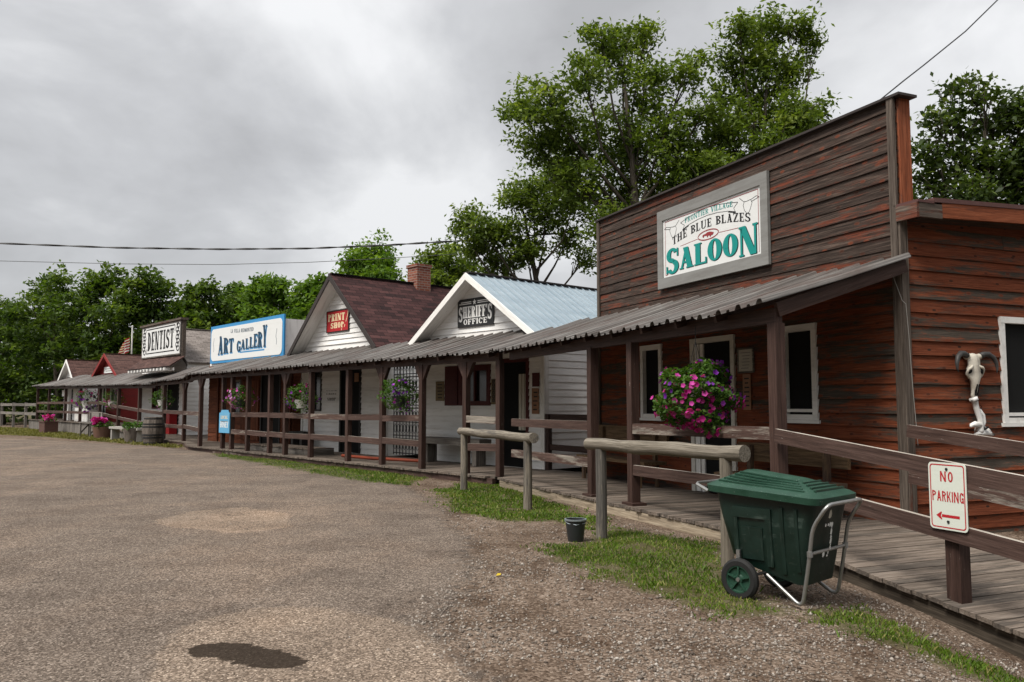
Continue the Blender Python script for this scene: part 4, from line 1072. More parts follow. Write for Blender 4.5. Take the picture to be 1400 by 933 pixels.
letters(mb, 'SHOP', fm, -8.60, -7.85, 3.69, .165, .0515, 0, .07, st=.26, th=.11, sf=.07, w=.66)
mb.build('lettering', M['letter_cream'], t); mb = MB(FM)
bars(mb, fm, poly_line([(-7.74, 3.84), (-7.68, 3.95), (-7.635, 4.07), (-7.615, 4.15)]) + [((-7.98, 3.61), (-7.97, 3.66)), ((-7.82, 3.69), (-7.79, 3.77))], .0515, .03)
mb.build('flourish', M['letter_cream'], t)
notice('door_lamp', 'small tan plaque hanging beside the print shop door', FM, fm, -7.18, -6.96, 2.12, 2.36, 'tan_board', 0, cat='plaque', o=.07)
# iron lattice in the gap
t = thing('iron_lattice', 'black wrought iron lattice screen filling the gap beside the print shop', 'lattice', FM, (-4.75, 1.9, .16))
mb = MB(FM)
xa, xb = -5.5, -4.05
for i in range(11): x = xa + (xb - xa) * i / 10; mb.tube([(x, 1.9, .2), (x, 1.9, 2.75)], .012, 5)
for z in (.25, .62, .7, 1.05, 1.4, 1.48, 1.85, 2.2, 2.28, 2.7): mb.tube([(xa, 1.9, z), (xb, 1.9, z)], .012, 5)
mb.build('bars', M['dark_iron'], t)
mb = MB(FM)
for i in range(10):
    for z in (.45, .88, 1.22, 1.66, 2.02, 2.5):
        x = xa + (xb - xa) * (i + .5) / 10
        mb.tube([(x + .05 * math.cos(a), 1.9, z + .11 * math.sin(a)) for a in np.linspace(0, 2 * math.pi, 9)], .008, 4)
mb.build('scrolls', M['dark_iron'], t)
# white shed wall closing the gap behind the lattice
t = thing('back_shed', 'pale white shed wall seen through the iron lattice', 'shed', FM, (-4.8, 5, 0))
mb = MB(FM); siding(mb, front(5.0), -5.58, -4.0, 0, 2.7, .15, .014); mb.build('wall', M['white_siding'], t)
mb = MB(FM); mb.box(-5.58, -4.0, 4.9, 6.5, 2.7, 2.78); mb.build('roof', M['shingle_grey'], t)
# ---- art gallery
ag = thing('art_gallery', 'low brown board gallery with a wide false front', 'shop', FM, (-14.3, 1.77, .16))
holes = [(-13.29, -11.83, .16, 2.64), (-15.67, -14.92, 1.12, 2.35)]
mb = MB(FM)
z_ = .155
siding(mb, fm, -17.8, -10.98, .155, 2.95, .16, .018, holes); mb.build('front_wall', M['gallery_siding'], ag)
mb = MB(FM); siding(mb, rside(-10.98), 1.79, 8, .155, 3.0, .16, .016); siding(mb, lside(-17.8), 1.79, 8, .155, 3.0, .16, .016); mb.build('side_wall', M['gallery_siding'], ag)
mb = MB(FM); mb.box(-17.4, -11.35, 1.62, 1.74, 2.9, 4.2, 0, 0); mb.box(-11.45, -11.35, 1.74, 2.75, 2.95, 4.2, 0, 2); mb.box(-17.4, -17.3, 1.74, 2.6, 2.95, 4.2, 0, 2); mb.build('false_front', M['white_trim'], ag)
mb = MB(FM)
for sx, xe in ((-1, -18.0), (1, -10.8)):
    vs = [(-14.4, 2.1, 4.1), (xe, 2.1, 3.0), (xe, 8.2, 3.0), (-14.4, 8.2, 4.1)]
    mb.add(vs + [(a, b, c + .06) for a, b, c in vs], [(4,5,6,7), (0,3,2,1), (0,1,5,4), (1,2,6,5), (2,3,7,6)], 0, [(2.1, 0, 0), (2.1, -3.7, 0), (8.2, -3.7, 0), (8.2, 0, 0)] * 2, .5)
mb.build('roof', M['shingle_grey'], ag)
board(FM, ag, 'batten', 'gallery_siding', *[(x, x + .12, 1.70, 1.748, .16, 2.9, 0, 2) for x in (-16.9, -16.4, -11.65, -11.15)])
mb = MB(FM)
for x in np.arange(-14.8, -13.4, .16): mb.box(x, x + .14, 1.71, 1.75, .3, 2.3, 0, 2)
mb.build('boarded_panel', M['gallery_siding'], ag)
doorway(ag, FM, fm, -13.29, -11.83, .16, 2.64, 'black_trim', .08)
window(ag, FM, fm, -15.67, -14.92, 1.12, 2.35, .06, .035, 'grey_wood')
notice('door_note', 'small cream note on the brown wall by the gallery door', FM, fm, -13.9, -13.5, 1.1, 1.42, 'paper', 3)
fs_ = front(1.56)
t = thing('gallery_sign', 'long white ART GALLERY sign with bright blue border', 'sign', FM, (-14.35, 1.56, 2.98))
gx0, gx1, gz0, gz1 = -17.25, -11.28, 2.98, 4.34
mb = MB(FM); mb.prism([(gx0, gz0), (gx1, gz0), (gx1, gz1), (gx0, gz1)], fs_, -.05, .0); mb.build('frame', M['sign_blue_border'], t)
mb = MB(FM)
def rrect(a, b, c, d, r, n=6):
    out = []
    for cx, cz, a0 in ((b - r, c + r, -90), (b - r, d - r, 0), (a + r, d - r, 90), (a + r, c + r, 180)):
        out += [(cx + r * math.cos(R(a0 + 90 * i / n)), cz + r * math.sin(R(a0 + 90 * i / n))) for i in range(n + 1)]
    return out
mb.prism(rrect(gx0 + .09, gx1 - .11, gz0 + .09, gz1 - .11, .2), fs_, -.01, .012); mb.build('board', M['sign_white'], t)
hs = lambda L: [(h, d) for h, d in L]
mb = MB(FM)
GW = gx1 - gx0
kw = dict(st=.24, th=.1, sf=.05, sh=.07, w=.62)
A = hs([(.66, 0), (.56, .02), (.50, .03)]); G = hs([(.38, .0), (.34, .06), (.36, .06), (.38, .07), (.46, .07), (.52, .06), (.72, .06)])
for dx, dz, oo, mt in ((.03, -.04, .013, 1), (0, 0, .0155, 0)):
    letters(mb, 'ART', fs_, gx0 + GW * .125 + dx, gx0 + GW * .355 + dx, gz0 + .30 + dz, .5, oo, mt, .06, hs=A, **kw)
    letters(mb, 'GALLERY', fs_, gx0 + GW * .40 + dx, gx0 + GW * .80 + dx, gz0 + .33 + dz, .5, oo, mt, .05, hs=G, **kw)
mb.build('lettering', [M['letter_navy'], M['sign_blue_border']], t)
mb = MB(FM)
bars(mb, fs_, [((gx0 + GW * .45, gz0 + .30), (gx0 + GW * .77, gz0 + .30))], .013, .05, 1)
letters(mb, 'LA VILLA REDMONTED', fs_, gx0 + GW * .31, gx0 + GW * .625, gz0 + 1.0, .13, .0135, 0, .2, warp=lambda s, z: (s, z + .03 * math.sin((s - gx0) * 1.3)), st=.2, th=.12, sf=.04)
for a in (.055, .915): bars(mb, fs_, poly_line([(gx0 + GW * a + .03 * math.sin(q * 1.4), gz0 + .42 + q * .085) for q in range(7)]), .0135, .022, 0)
mb.build('small_lettering', [M['letter_navy'], M['sign_blue_border']], t)
# blue hanging panel
fb = front(-.075)
t = thing('blue_panel_sign', 'small light blue board with white letters fixed between two walkway posts', 'sign', FM, (-11.7, -.07, .6))
mb = MB(FM); mb.prism([(-12.10, .64), (-11.32, .64), (-11.32, 1.24), (-11.42, 1.25), (-11.5, 1.33), (-11.92, 1.33), (-12.0, 1.25), (-12.10, 1.24)], fb, 0, .03); mb.build('board', M['panel_blue'], t)
mb = MB(FM); letters(mb, 'LOCAL', fb, -11.98, -11.45, 1.06, .10, .0315, 1, .1); mb.build('lettering', [M['letter_white'], M['letter_cream']], t); mb = MB(FM); letters(mb, 'HONEY', fb, -12.02, -11.40, .80, .18, .0315, 0, .10, st=.22, th=.11, sf=.05)
bars(mb, fb, [((-11.98, .985), (-11.46, .985))], .0315, .025, 2); mb.build('lettering', [M['letter_white'], M['letter_cream'], M['letter_navy']], t)
# ---- dentist
dn_ = thing('dentist_house', 'white board house with grey shingle roof behind a signboard', 'house', FM, (-25, 2.5, .2))
fd = front(2.5)
holes = [(-24.4, -23.0, .2, 2.52), (-26.4, -25.3, 1.3, 2.42)]
rf = gable_house(dn_, FM, -28.0, -22.25, 2.5, 9.0, .2, 3.3, -25.1, 4.85, .15, ('white_siding', 'shingle_grey', 'grey_wood'), holes, .18, .02, .06)
doorway(dn_, FM, fd, -24.4, -23.0, .2, 2.52, 'black_trim', .09)
window(dn_, FM, fd, -26.4, -25.3, 1.3, 2.42, .09, .04, 'maroon_trim', mull=1)
DX = 1.07
mb = MB(FM); mb.box(-27.1, -21.96, 2.2, 2.34, 3.50, 5.02, 0, 0); mb.box(-27.2, -21.88, 2.08, 2.40, 5.02, 5.11, 0, 0); mb.build('false_front', M['weathered_trim'], dn_)
mb = MB(FM)
pv = [(-26.3, 1.35, 3.04), (-21.0, 1.35, 3.04), (-21.6, 2.19, 3.50), (-27.2, 2.19, 3.56)]
mb.add(pv + [(a, b, c - .05) for a, b, c in pv], [(0,1,2,3), (7,6,5,4), (0,4,5,1), (1,5,6,2), (3,7,4,0)], 0, [(0, 0, 0), (7, 0, 0), (7, 1, 0), (0, 1, 0)] * 2, .5)
pr = mb.build('pent_roof', M['shingle_brown'], dn_)
mb = MB(FM)
for x in np.arange(-26.1, -21.2, .42): mb.box(x, x + .12, 1.30, 1.5, 2.88, 2.98, 0, 1)
mb.build('rafter_ends', M['white_trim'], pr)
board(FM, pr, 'fascia', 'white_trim', (-26.2, -21.1, 1.56, 1.60, 2.86, 2.98, 0, 0))
fd2 = front(2.17)
t = signboard('dentist_sign', 'white DENTIST signboard with black ornaments and a dark top board', FM, fd2, -27.0, -22.04, 3.58, 5.0, 'sign_white', -.02, .03, 'grey_wood', .05)
mb = MB(FM)
letters(mb, 'DENTIST', fd2, -26.2, -22.85, 3.90, .84, .032, 0, .10, st=.22, th=.1, sf=.06, w=.58)
mb.build('lettering', M['letter_black'], t); mb = MB(FM)
bars(mb, fd2, [((-26.35, 4.86), (-22.72, 4.86)), ((-26.35, 3.78), (-22.72, 3.78)), ((-26.35, 3.78), (-26.35, 4.0)), ((-22.72, 4.6), (-22.72, 4.86))], .032, .05)
for cx in (-26.66, -22.38):
    for i, z in enumerate(np.arange(3.85, 4.85, .16)):
        e = ell(cx + .06 * (-1) ** i, z, .15, .10, 12); bars(mb, fd2, poly_line(e + [e[0]]), .032, .06)
        mb.flat(ell(cx - .07 * (-1) ** i, z + .06, .09, .07, 10), fd2, .034)
mb.build('ornament', M['letter_black'], t)
# ---- red cabin and white cottage at the far end
rc = thing('red_cabin', 'red gabled cabin with brown shingle roof beyond the dentist', 'cabin', FM, (-34, 2.7, .6))
fr_ = front(2.7)
rf = gable_house(rc, FM, -36.05, -31.95, 2.7, 8, .55, 3.05, -34.0, 4.1, .25, ('red_siding', 'shingle_brown', 'red_siding'), [(-35.4, -34.4, .6, 2.5), (-33.6, -32.3, 1.3, 2.4)], .16, .3, .06)
doorway(rc, FM, fr_, -35.4, -34.4, .6, 2.5, 'white_trim', .14, (-35.26, -34.95))
window(rc, FM, fr_, -33.6, -32.3, 1.3, 2.4, .12, .04, 'white_trim', mull=1)
t = signboard('cabin_sign', 'tiny white sign under the gable of the red cabin', FM, fr_, -34.8, -33.1, 3.15, 3.48, 'sign_white', .03, .06)
mb = MB(FM); bars(mb, fr_, [((-34.6, 3.37), (-33.3, 3.37)), ((-34.5, 3.26), (-33.4, 3.26))], .062, .05); mb.build('lettering', M['letter_grey'], t)
wc = thing('white_cottage', 'little white gabled cottage at the far end of the walkway', 'cottage', FM, (-41.5, 2.7, .6))
rf = gable_house(wc, FM, -43.3, -40.1, 2.7, 8, .55, 3.0, -41.6, 4.1, .2, ('white_siding', 'shingle_brown', 'white_trim'), [(-42.2, -41.2, .6, 2.4)], .16, .35, .06)
doorway(wc, FM, fr_, -42.2, -41.2, .6, 2.4, 'black_trim', .1)
# small things on the far walkway
t = thing('white_cabinet', 'white boxy cabinet standing behind the far walkway railing', 'cabinet', FM, (-35.0, 1.75, .6))
mb = MB(FM); mb.box(-36.2, -33.6, 1.62, 2.1, .60, 1.38, 0, 2); mb.build('body', M['white_trim'], t)
mb = MB(FM); mb.box(-36.25, -33.55, 1.57, 2.12, 1.38, 1.43, 0, 0); mb.build('top', M['grey_wood'], t)
t = thing('white_post', 'white post with a small white box near the far cottage', 'post', FM, (-38.9, 1.7, .6))
mb = MB(FM); mb.box(-39.0, -38.8, 1.9, 2.05, .6, 2.5, 0, 2); mb.build('post', M['white_trim'], t)
mb = MB(FM); mb.box(-39.5, -38.9, 1.72, 1.88, 1.95, 2.3); mb.build('box', M['white_trim'], t)
t = thing('red_box', 'red box standing by the dentist doorway', 'box', FM, (-23.3, 2.2, .25))
mb = MB(FM); mb.box(-23.55, -22.95, 2.1, 2.42, .2, 1.05, 0, 2); mb.build('body', M['red_plastic'], t)
mb = MB(FM); mb.box(-23.57, -22.93, 2.08, 2.43, 1.05, 1.12); mb.build('lid', M['red_plastic'], t)
# rail fence beyond the end of the walkway
t = thing('rail_fence', 'grey two-rail wooden fence continuing beyond the far walkway', 'fence', FM, (-52, 1.3, .4))
for u in (46.8, 50.5, 54.5, 58.5): post(FM, t, -u, 1.35, .0, 1.62, .14, brace=False, mat='grey_wood')
for a, b in ((43.5, 46.8), (46.8, 50.5), (50.5, 54.5), (54.5, 58.5)):
    for z in (1.48, .92): rail(FM, t, (-a - .05, 1.27, z), (-b + .05, 1.27, z), .17, .05, mat='grey_wood')
# flag behind the cabin roof
fx, fy = -22.6, 49.0
t = thing('flagpole', 'white flagpole with a limp red and white striped flag', 'flagpole', WORLD, (fx, fy, 0))
mb = MB(); mb.tube([(fx, fy, 0), (fx, fy, 6.1)], [.055, .04], 8); mb.build('pole', M['white_trim'], t)
mb = MB(); mb.lathe((fx, fy, 6.09), [(.02, 0), (.05, .03), (.05, .06), (.02, .09)], 8); mb.build('finial', M['white_trim'], t)
mb = MB()
rows, cols = 11, 13
P = lambda q, w: (fx - .06 - .62 * q * (.55 + .45 * w), fy - .25 + .12 * math.sin(q * 9 + w * 3), 5.5 - .95 * w - .35 * q * (1 - .2 * w))
for j in range(cols):
    for i in range(rows):
        a, b, c, d = j / cols, (j + 1) / cols, i / rows, (i + 1) / rows
        mb.add([P(a, c), P(b, c), P(b, d), P(a, d)], [(0,1,2,3)], i % 2)
mb.build('flag', [M['flag_red'], M['flag_white']], t)

# ------------------------------------------------------------------ hitching rails, bin, signs, furniture
def hitch(name, label, a, b, z, posts, r0, r1, g0, pw=.055):
    t = thing('hitching_rail', label, 'hitching rail', WORLD, (*[(p + q) / 2 for p, q in zip(a, b)], 0), 'round log hitching rails')
    mb = MB(); A = Vector((*a, z)); B = Vector((*b, z))
    pts = [A.lerp(B, k / 8) + Vector((0, 0, .006 * math.sin(k * 1.7))) for k in range(9)]
    mb.tube(pts, [r0 + (r1 - r0) * k / 8 + .005 * math.sin(k * 2.6) + .003 * math.sin(k * 5.1) for k in range(9)], 16); mb.build('rail', M['log_wood'], t, smooth=True)
    for k in posts:
        P = A.lerp(B, k); g = float(gz(P.x, P.y))
        mb = MB(); mb.tube([(P.x, P.y, g - .05), (P.x + .004, P.y, g + .5), (P.x, P.y, z - r0 * .7)], [pw * 1.04, pw, pw * .98], 12); mb.build('post', M['log_wood'], t, smooth=True)
    return t
hitch('h', 'round log hitching rail just left of the green bin', (.88, 9.62), (2.13, 7.62), 1.045, (.10, .90), .068, .074, 0, .062)
hitch('h', 'smaller round log hitching rail in front of the sheriff house', (-.92, 14.86), (.31, 11.75), 1.02, (.06, .93), .066, .07, 0, .062)
# wheeled bin
bl = math.hypot(.69, .72)
FB = frame(1.78, 6.57, .69, -.72)
FB = Matrix.Translation((0, 0, float(gz(1.9, 6.4)))) @ FB
wb = thing('wheeled_bin', 'dark green wheeled refuse cart with ribbed lid and steel tube handle', 'refuse bin', FB, (.2, .3, 0))
# local: x along (legs at +x), y back, z up
def loft(mb, rings, mat=0, cap=True):
    n_ = len(rings[0]); vs = [p for r_ in rings for p in r_]; fs = []
    for i in range(len(rings) - 1):
        for j in range(n_): k = (j + 1) % n_; fs.append((i*n_+j, i*n_+k, (i+1)*n_+k, (i+1)*n_+j))
    if cap: fs.append(tuple(range(n_))[::-1]); fs.append(tuple((len(rings)-1)*n_ + j for j in range(n_)))
    mb.add(vs, fs, mat, None, .5)
def rr(x0, x1, y0, y1, r, zf, n_=4):
    out = []
    for cx, cy, a0 in ((x1 - r, y0 + r, -90), (x1 - r, y1 - r, 0), (x0 + r, y1 - r, 90), (x0 + r, y0 + r, 180)):
        for i in range(n_ + 1):
            a = R(a0 + 90 * i / n_); x = cx + r * math.cos(a); y = cy + r * math.sin(a); out.append((x, y, zf(x)))
    return out
mb = MB(FB)
loft(mb, [rr(-.06, .50, .08, .57, .07, lambda x: .155 + .0 * x + .14 * max(0, (.16 - x)) / .22), rr(-.12, .525, .055, .595, .07, lambda x: .32), rr(-.20, .565, .035, .61, .07, lambda x: .60 - .04 * x), rr(-.24, .60, .025, .625, .07, lambda x: .785 - .05 * x), rr(-.27, .63, .0, .65, .08, lambda x: .787 - .05 * x), rr(-.27, .63, .0, .65, .08, lambda x: .815 - .05 * x)])
body = mb.build('body', M['bin_green'], wb, smooth=True)
mb = MB(FB)
def sidey(z): return .065 - .052 * (z - .28) / .5
def panel(x0, x1, za, zb, o, t_=.010):
    mb.hexa([(x0, sidey(za) - o, za), (x1, sidey(za) - o, za), (x1, sidey(za) + .02, za), (x0, sidey(za) + .02, za), (x0, sidey(zb) - o, zb), (x1, sidey(zb) - o, zb), (x1, sidey(zb) + .02, zb), (x0, sidey(zb) + .02, zb)], 0)
panel(-.07, .26, .62, .70, .012); panel(.21, .26, .26, .618, .012); panel(-.07, -.03, .36, .618, .010)
panel(.0, .18, .30, .55, .010); panel(.33, .36, .22, .72, .008); panel(.45, .475, .25, .72, .008)
mb.build('side_panel', M['bin_green'], body)
mb = MB(FB)
tz = lambda x: -.05 * x
loft(mb, [rr(-.30, .66, -.03, .68, .09, lambda x: .795 + tz(x)), rr(-.305, .665, -.035, .685, .09, lambda x: .845 + tz(x)), rr(-.27, .63, -.0, .65, .08, lambda x: .865 + tz(x)), rr(-.09, .40, .24, .41, .05, lambda x: .962 - .10 * x), rr(-.05, .36, .28, .37, .03, lambda x: .966 - .10 * x)])
lid = mb.build('lid', M['bin_lid'], wb, smooth=True)
mb = MB(FB)
for k in range(5):       # raised ribs on the long near slope
    f = .16 + k * .165; y = .0 + f * .24; z = .868 + f * .098
    a = -.22 + f * .15; b = .56 - f * .20
    mb.beam((a, y, z + tz(a) * (1 - f) - .12 * a * f * .9), (b, y, z + tz(b) * (1 - f) - .12 * b * f * .9), .016, .012, 0)
for k in range(4):       # and on the short slope over the handle
    f = .2 + k * .19; x = .63 - f * .235; z = .868 + f * .10 + tz(.6) - .02 * f
    y0_, y1_ = .06 + f * .16, .60 - f * .17
    mb.beam((x, y0_, z + .004), (x, y1_, z + .004), .016, .014, 0)
mb.build('lid_rib', M['bin_lid'], lid)
mb = MB(FB)
mb.tube([(-.30, .04, .80), (-.42, .06, .845), (-.45, .12, .85), (-.45, .53, .85), (-.42, .59, .845), (-.30, .62, .80)], .014, 8); mb.build('front_handle', M['steel'], wb, smooth=True)
def bend(pts, r_=.05, n_=4):
    P = [Vector(p) for p in pts]; out = [P[0]]
    for i in range(1, len(P) - 1):
        a = (P[i-1] - P[i]); b = (P[i+1] - P[i]); d = min(r_, a.length * .45, b.length * .45); a.normalize(); b.normalize()
        s0, s1 = P[i] + a * d, P[i] + b * d
        for k in range(n_ + 1):
            q = k / n_; out.append(s0 * (1-q)**2 + P[i] * 2*q*(1-q) + s1 * q*q)
    out.append(P[-1]); return out
mb = MB(FB)
path = [(.20, .055, .20), (.50, .02, .005), (.555, .015, .30), (.60, .01, .60), (.72, .01, .775), (.72, .60, .775), (.60, .60, .60), (.555, .595, .30), (.50, .59, .005), (.20, .555, .20)]
mb.tube(bend(path, .07, 5), .0145, 10); mb.tube([(.572, .005, .405), (.572, .605, .405)], .013, 8)
for y in (.012, .598): mb.lathe((.573, y, .385), [(.022, 0), (.022, .04)], 10)
mb.build('handle_frame', M['steel'], wb, smooth=True)
mb = MB(FB); mb.tube([(0, -.03, .145), (0, .66, .145)], .012, 8); mb.box(-.05, -.02, .03, .06, .14, .36); mb.box(-.05, -.02, .56, .59, .14, .36); mb.build('axle', M['steel'], wb)
for y, s in ((-.005, -1), (.615, 1)):
    mb = MB(FB)
    ring = []
    for (r_, o) in ((.105, -.028), (.14, -.030), (.158, -.015), (.158, .015), (.14, .030), (.105, .028)):
        ring.append([(r_ * math.cos(2*math.pi*k/28), y + o, .145 + r_ * math.sin(2*math.pi*k/28)) for k in range(28)])
    loft(mb, ring, 0, False)
    w = mb.build('wheel', M['rubber'], wb, smooth=True)
    mb = MB(FB)
    loft(mb, [[(r_ * math.cos(2*math.pi*k/28), y + o, .145 + r_ * math.sin(2*math.pi*k/28)) for k in range(28)] for r_, o in ((.115, -.024), (.095, -.024), (.088, -.008), (.04, -.006), (.03, -.02), (.0, -.022))], 0, False)
    for k in range(5):
        a = 2 * math.pi * k / 5 + .3
        mb.beam((.03 * math.cos(a), y - .014, .145 + .03 * math.sin(a)), (.098 * math.cos(a), y - .014, .145 + .098 * math.sin(a)), .012, .028, 0, (0, 1, 0))
    mb.build('rim', M['bin_lid'], w)
    mb = MB(FB); mb.disc((0, y - .020, .145), (0, -1, 0), .016, 10, 0, .014); mb.build('hub', M['steel'], w)
fe = lambda s, o, z: (.575 + (z - .45) * .12 + o, s, z)
mb = MB(FB)
for q in range(26):
    u_ = random.random(); e_ = random.choice((0, 1, 2))
    cy, cz = ((.20 + .12 * u_, .60), (.31, .60 - .20 * u_), (.19 + .10 * u_, .40 - .04 * random.random()))[e_]
    w_, h_ = random.uniform(.006, .018), random.uniform(.008, .022)
    mb.flat([(cy - w_, cz - h_ * .6), (cy + w_ * .6, cz - h_), (cy + w_, cz + h_ * .5), (cy - w_ * .4, cz + h_)], fe, .012 + q * .0001, 0)
mb.flat([(.245, .655), (.262, .70), (.285, .712), (.30, .68), (.292, .655), (.265, .645)], fe, .012, 1)
mb.build('worn_sticker', [M['letter_white'], M['paper']], wb)
# no parking sign
fp = front(-.125)
t = thing('no_parking_sign', 'white metal NO PARKING sign with red letters and arrow on ramp post', 'sign', FS, (2.08, -.12, .53))
nx0, nx1, nz0, nz1 = 1.915, 2.255, .515, 1.04
nw, nh = nx1 - nx0, nz1 - nz0
mb = MB(FS); mb.prism(rrect(nx0, nx1, nz0, nz1, .032), fp, 0, .005); mb.build('plate', M['parking_white'], t)
mb = MB(FS)
outer = rrect(nx0+.014, nx1-.014, nz0+.014, nz1-.014, .026); inner = rrect(nx0+.023, nx1-.023, nz0+.023, nz1-.023, .019)
k = len(outer); mb.add([fp(a, .0062, b) for a, b in outer + inner], [(i, (i+1) % k, k + (i+1) % k, k + i) for i in range(k)])
mb.build('border', M['letter_red'], t)
mb = MB(FS)
sk = dict(st=.16, th=.15, sf=0, sh=0, w=.56)
letters(mb, 'NO', fp, nx0 + nw*.32, nx0 + nw*.66, nz0 + nh*.715, nh*.155, .0062, 0, .22, **sk)
letters(mb, 'PARKING', fp, nx0 + nw*.09, nx0 + nw*.92, nz0 + nh*.42, nh*.155, .0062, 0, .15, **sk)
mb.build('lettering', M['letter_red'], t)
mb = MB(FS)
ay = nz0 + nh*.205
mb.flat([(nx0 + nw*.33, ay - .011), (nx0 + nw*.80, ay - .011), (nx0 + nw*.80, ay + .011), (nx0 + nw*.33, ay + .011)], fp, .0062)
mb.flat([(nx0 + nw*.18, ay), (nx0 + nw*.32, ay - .033), (nx0 + nw*.335, ay - .024), (nx0 + nw*.30, ay), (nx0 + nw*.335, ay + .024), (nx0 + nw*.32, ay + .033)], fp, .0066)
mb.build('arrow', M['letter_red'], t)
mb = MB(FS)
for z in (nz1 - .05, nz0 + .065): mb.disc((nx0 + nw*.5, -.131, z), (0, -1, 0), .011, 10, 0, .006)
mb.build('bolt', M['dark_iron'], t)
# bucket
bk_ = (.70, 9.23, float(gz(.7, 9.23)))
t = thing('bucket', 'small dark bucket with grey rim on the gravel by a hitching post', 'bucket', WORLD, bk_)
mb = MB(); mb.lathe(bk_, [(.082, 0), (.088, .02), (.112, .225), (.12, .228), (.12, .24), (.105, .24), (.078, .02), (.0, .018)], 22, cap=False); mb.build('body', M['black_plastic'], t, smooth=True)
mb = MB(); mb.lathe(bk_, [(.121, .226), (.123, .242), (.108, .243), (.106, .228)], 22, cap=False); mb.build('rim', M['zinc'], t, smooth=True)
mb = MB(); mb.tube([(bk_[0] - .118, bk_[1], bk_[2] + .22), (bk_[0] - .09, bk_[1] - .07, bk_[2] + .20), (bk_[0], bk_[1] - .115, bk_[2] + .19), (bk_[0] + .09, bk_[1] - .07, bk_[2] + .20), (bk_[0] + .118, bk_[1], bk_[2] + .22)], .004, 6); mb.build('handle', M['zinc'], t)
mb = MB(); q = on_z(681, 789); mb.add([(q[0] - .02, q[1] - .012, .012), (q[0] + .022, q[1] - .016, .02), (q[0] + .026, q[1] + .012, .028), (q[0] - .004, q[1] + .018, .03)], [(0,1,2,3)])
o = mb.build('fallen_leaf', M['yellow_leaf'], None, (q[0], q[1], .01)); tag(o, 'single bright yellow leaf lying on the gravel', 'leaf')
# skull and bone ornament on the side wall
t = thing('bull_skull', 'bleached bull skull with dark curved horns on the saloon side wall', 'skull', FS, (.03, 2.83, 1.58))
mb = MB(FS)
secs = [(2.088, .05, .03), (2.075, .085, .06), (2.05, .098, .075), (2.0, .098, .085), (1.955, .092, .09), (1.91, .118, .088), (1.875, .128, .085), (1.835, .112, .088), (1.795, .078, .09), (1.74, .056, .086), (1.67, .045, .072), (1.625, .043, .058), (1.60, .050, .05), (1.582, .042, .035)]
loft(mb, [[(.012 + .5 * d * (1 + math.cos(a)) * (1 - .2 * abs(math.sin(2 * a)) * (1 if z > 1.8 else .4)), 2.83 + w * math.sin(a), z + .006 * math.sin(a * 3 + z * 40)) for a in np.linspace(0, 2 * math.pi, 25)[:-1]] for z, w, d in secs])
for s_ in (-1, 1): mb.tube([(.03, 2.83 + s_ * .085, 2.05), (.045, 2.83 + s_ * .125, 2.062)], [.04, .034], 10)
for s_ in (-1, 1): mb.tube([(.075, 2.83 + s_ * .055, 1.945), (.088, 2.83 + s_ * .09, 1.925), (.075, 2.83 + s_ * .125, 1.90), (.05, 2.83 + s_ * .128, 1.85), (.05, 2.83 + s_ * .085, 1.80)], [.012, .018, .016, .016, .012], 8)
mb.build('skull', M['bone'], t, smooth='all')
for s in (-1, 1):
    mb = MB(FS)
    L = [(0, .11, 2.06), (.005, .16, 2.082), (.015, .225, 2.085), (.03, .29, 2.045), (.04, .325, 1.975), (.045, .328, 1.905), (.048, .315, 1.865)]
    mb.tube([(.05 + a, 2.83 + s * b, c) for a, b, c in L], [.036, .035, .033, .029, .022, .013, .004], 10); mb.build('horn', M['horn'], t, smooth='all')
    mb = MB(FS); mb.tube([(.055, 2.83 + s * .095, 1.885), (.078, 2.83 + s * .108, 1.885), (.082, 2.83 + s * .111, 1.885)], [.034, .030, .02], 12); mb.build('eye_socket', M['blackness'], t)
    mb = MB(FS); mb.prism([(2.83 + s * .006, 1.60), (2.83 + s * .020, 1.60), (2.83 + s * .026, 1.66), (2.83 + s * .018, 1.735), (2.83 + s * .006, 1.72)], lambda s_, o, z: (.045 + (z - 1.60) * .24 + o, s_, z), .0, .0235); mb.build('nose_cavity', M['blackness'], t)
t = thing('bone_ornament', 'white weathered bone standing on the rail below the bull skull', 'bone', FS, (.06, 2.87, 1.13))
mb = MB(FS)
mb.tube([(.045, 2.795, 1.575), (.05, 2.80, 1.55), (.05, 2.815, 1.535), (.055, 2.83, 1.47), (.058, 2.85, 1.40), (.06, 2.872, 1.33), (.062, 2.88, 1.26), (.06, 2.865, 1.20), (.06, 2.85, 1.17)], [.046, .048, .036, .034, .032, .034, .04, .05, .045], 12)
mb.tube([(.05, 2.90, 1.44), (.055, 2.945, 1.37), (.055, 2.955, 1.29), (.05, 2.93, 1.23)], [.010, .016, .018, .016], 8)
mb.tube([(.07, 2.90, 1.235), (.075, 2.83, 1.262), (.08, 2.765, 1.27), (.082, 2.715, 1.262), (.08, 2.685, 1.245)], [.03, .034, .036, .026, .008], 10)
mb.tube([(.07, 2.77, 1.155), (.08, 2.84, 1.17), (.08, 2.93, 1.172), (.075, 3.0, 1.165), (.07, 3.06, 1.145)], [.012, .026, .034, .03, .010], 10)
mb.tube([(.06, 2.93, 1.23), (.075, 2.985, 1.20), (.075, 3.035, 1.16)], [.02, .024, .018], 8)
rj = random.Random(3); mb.v = [(x + rj.uniform(-.006, .006), y + rj.uniform(-.008, .008), z + rj.uniform(-.008, .008)) for x, y, z in mb.v]
mb.build('shaft', M['bone_white'], t, smooth='all')
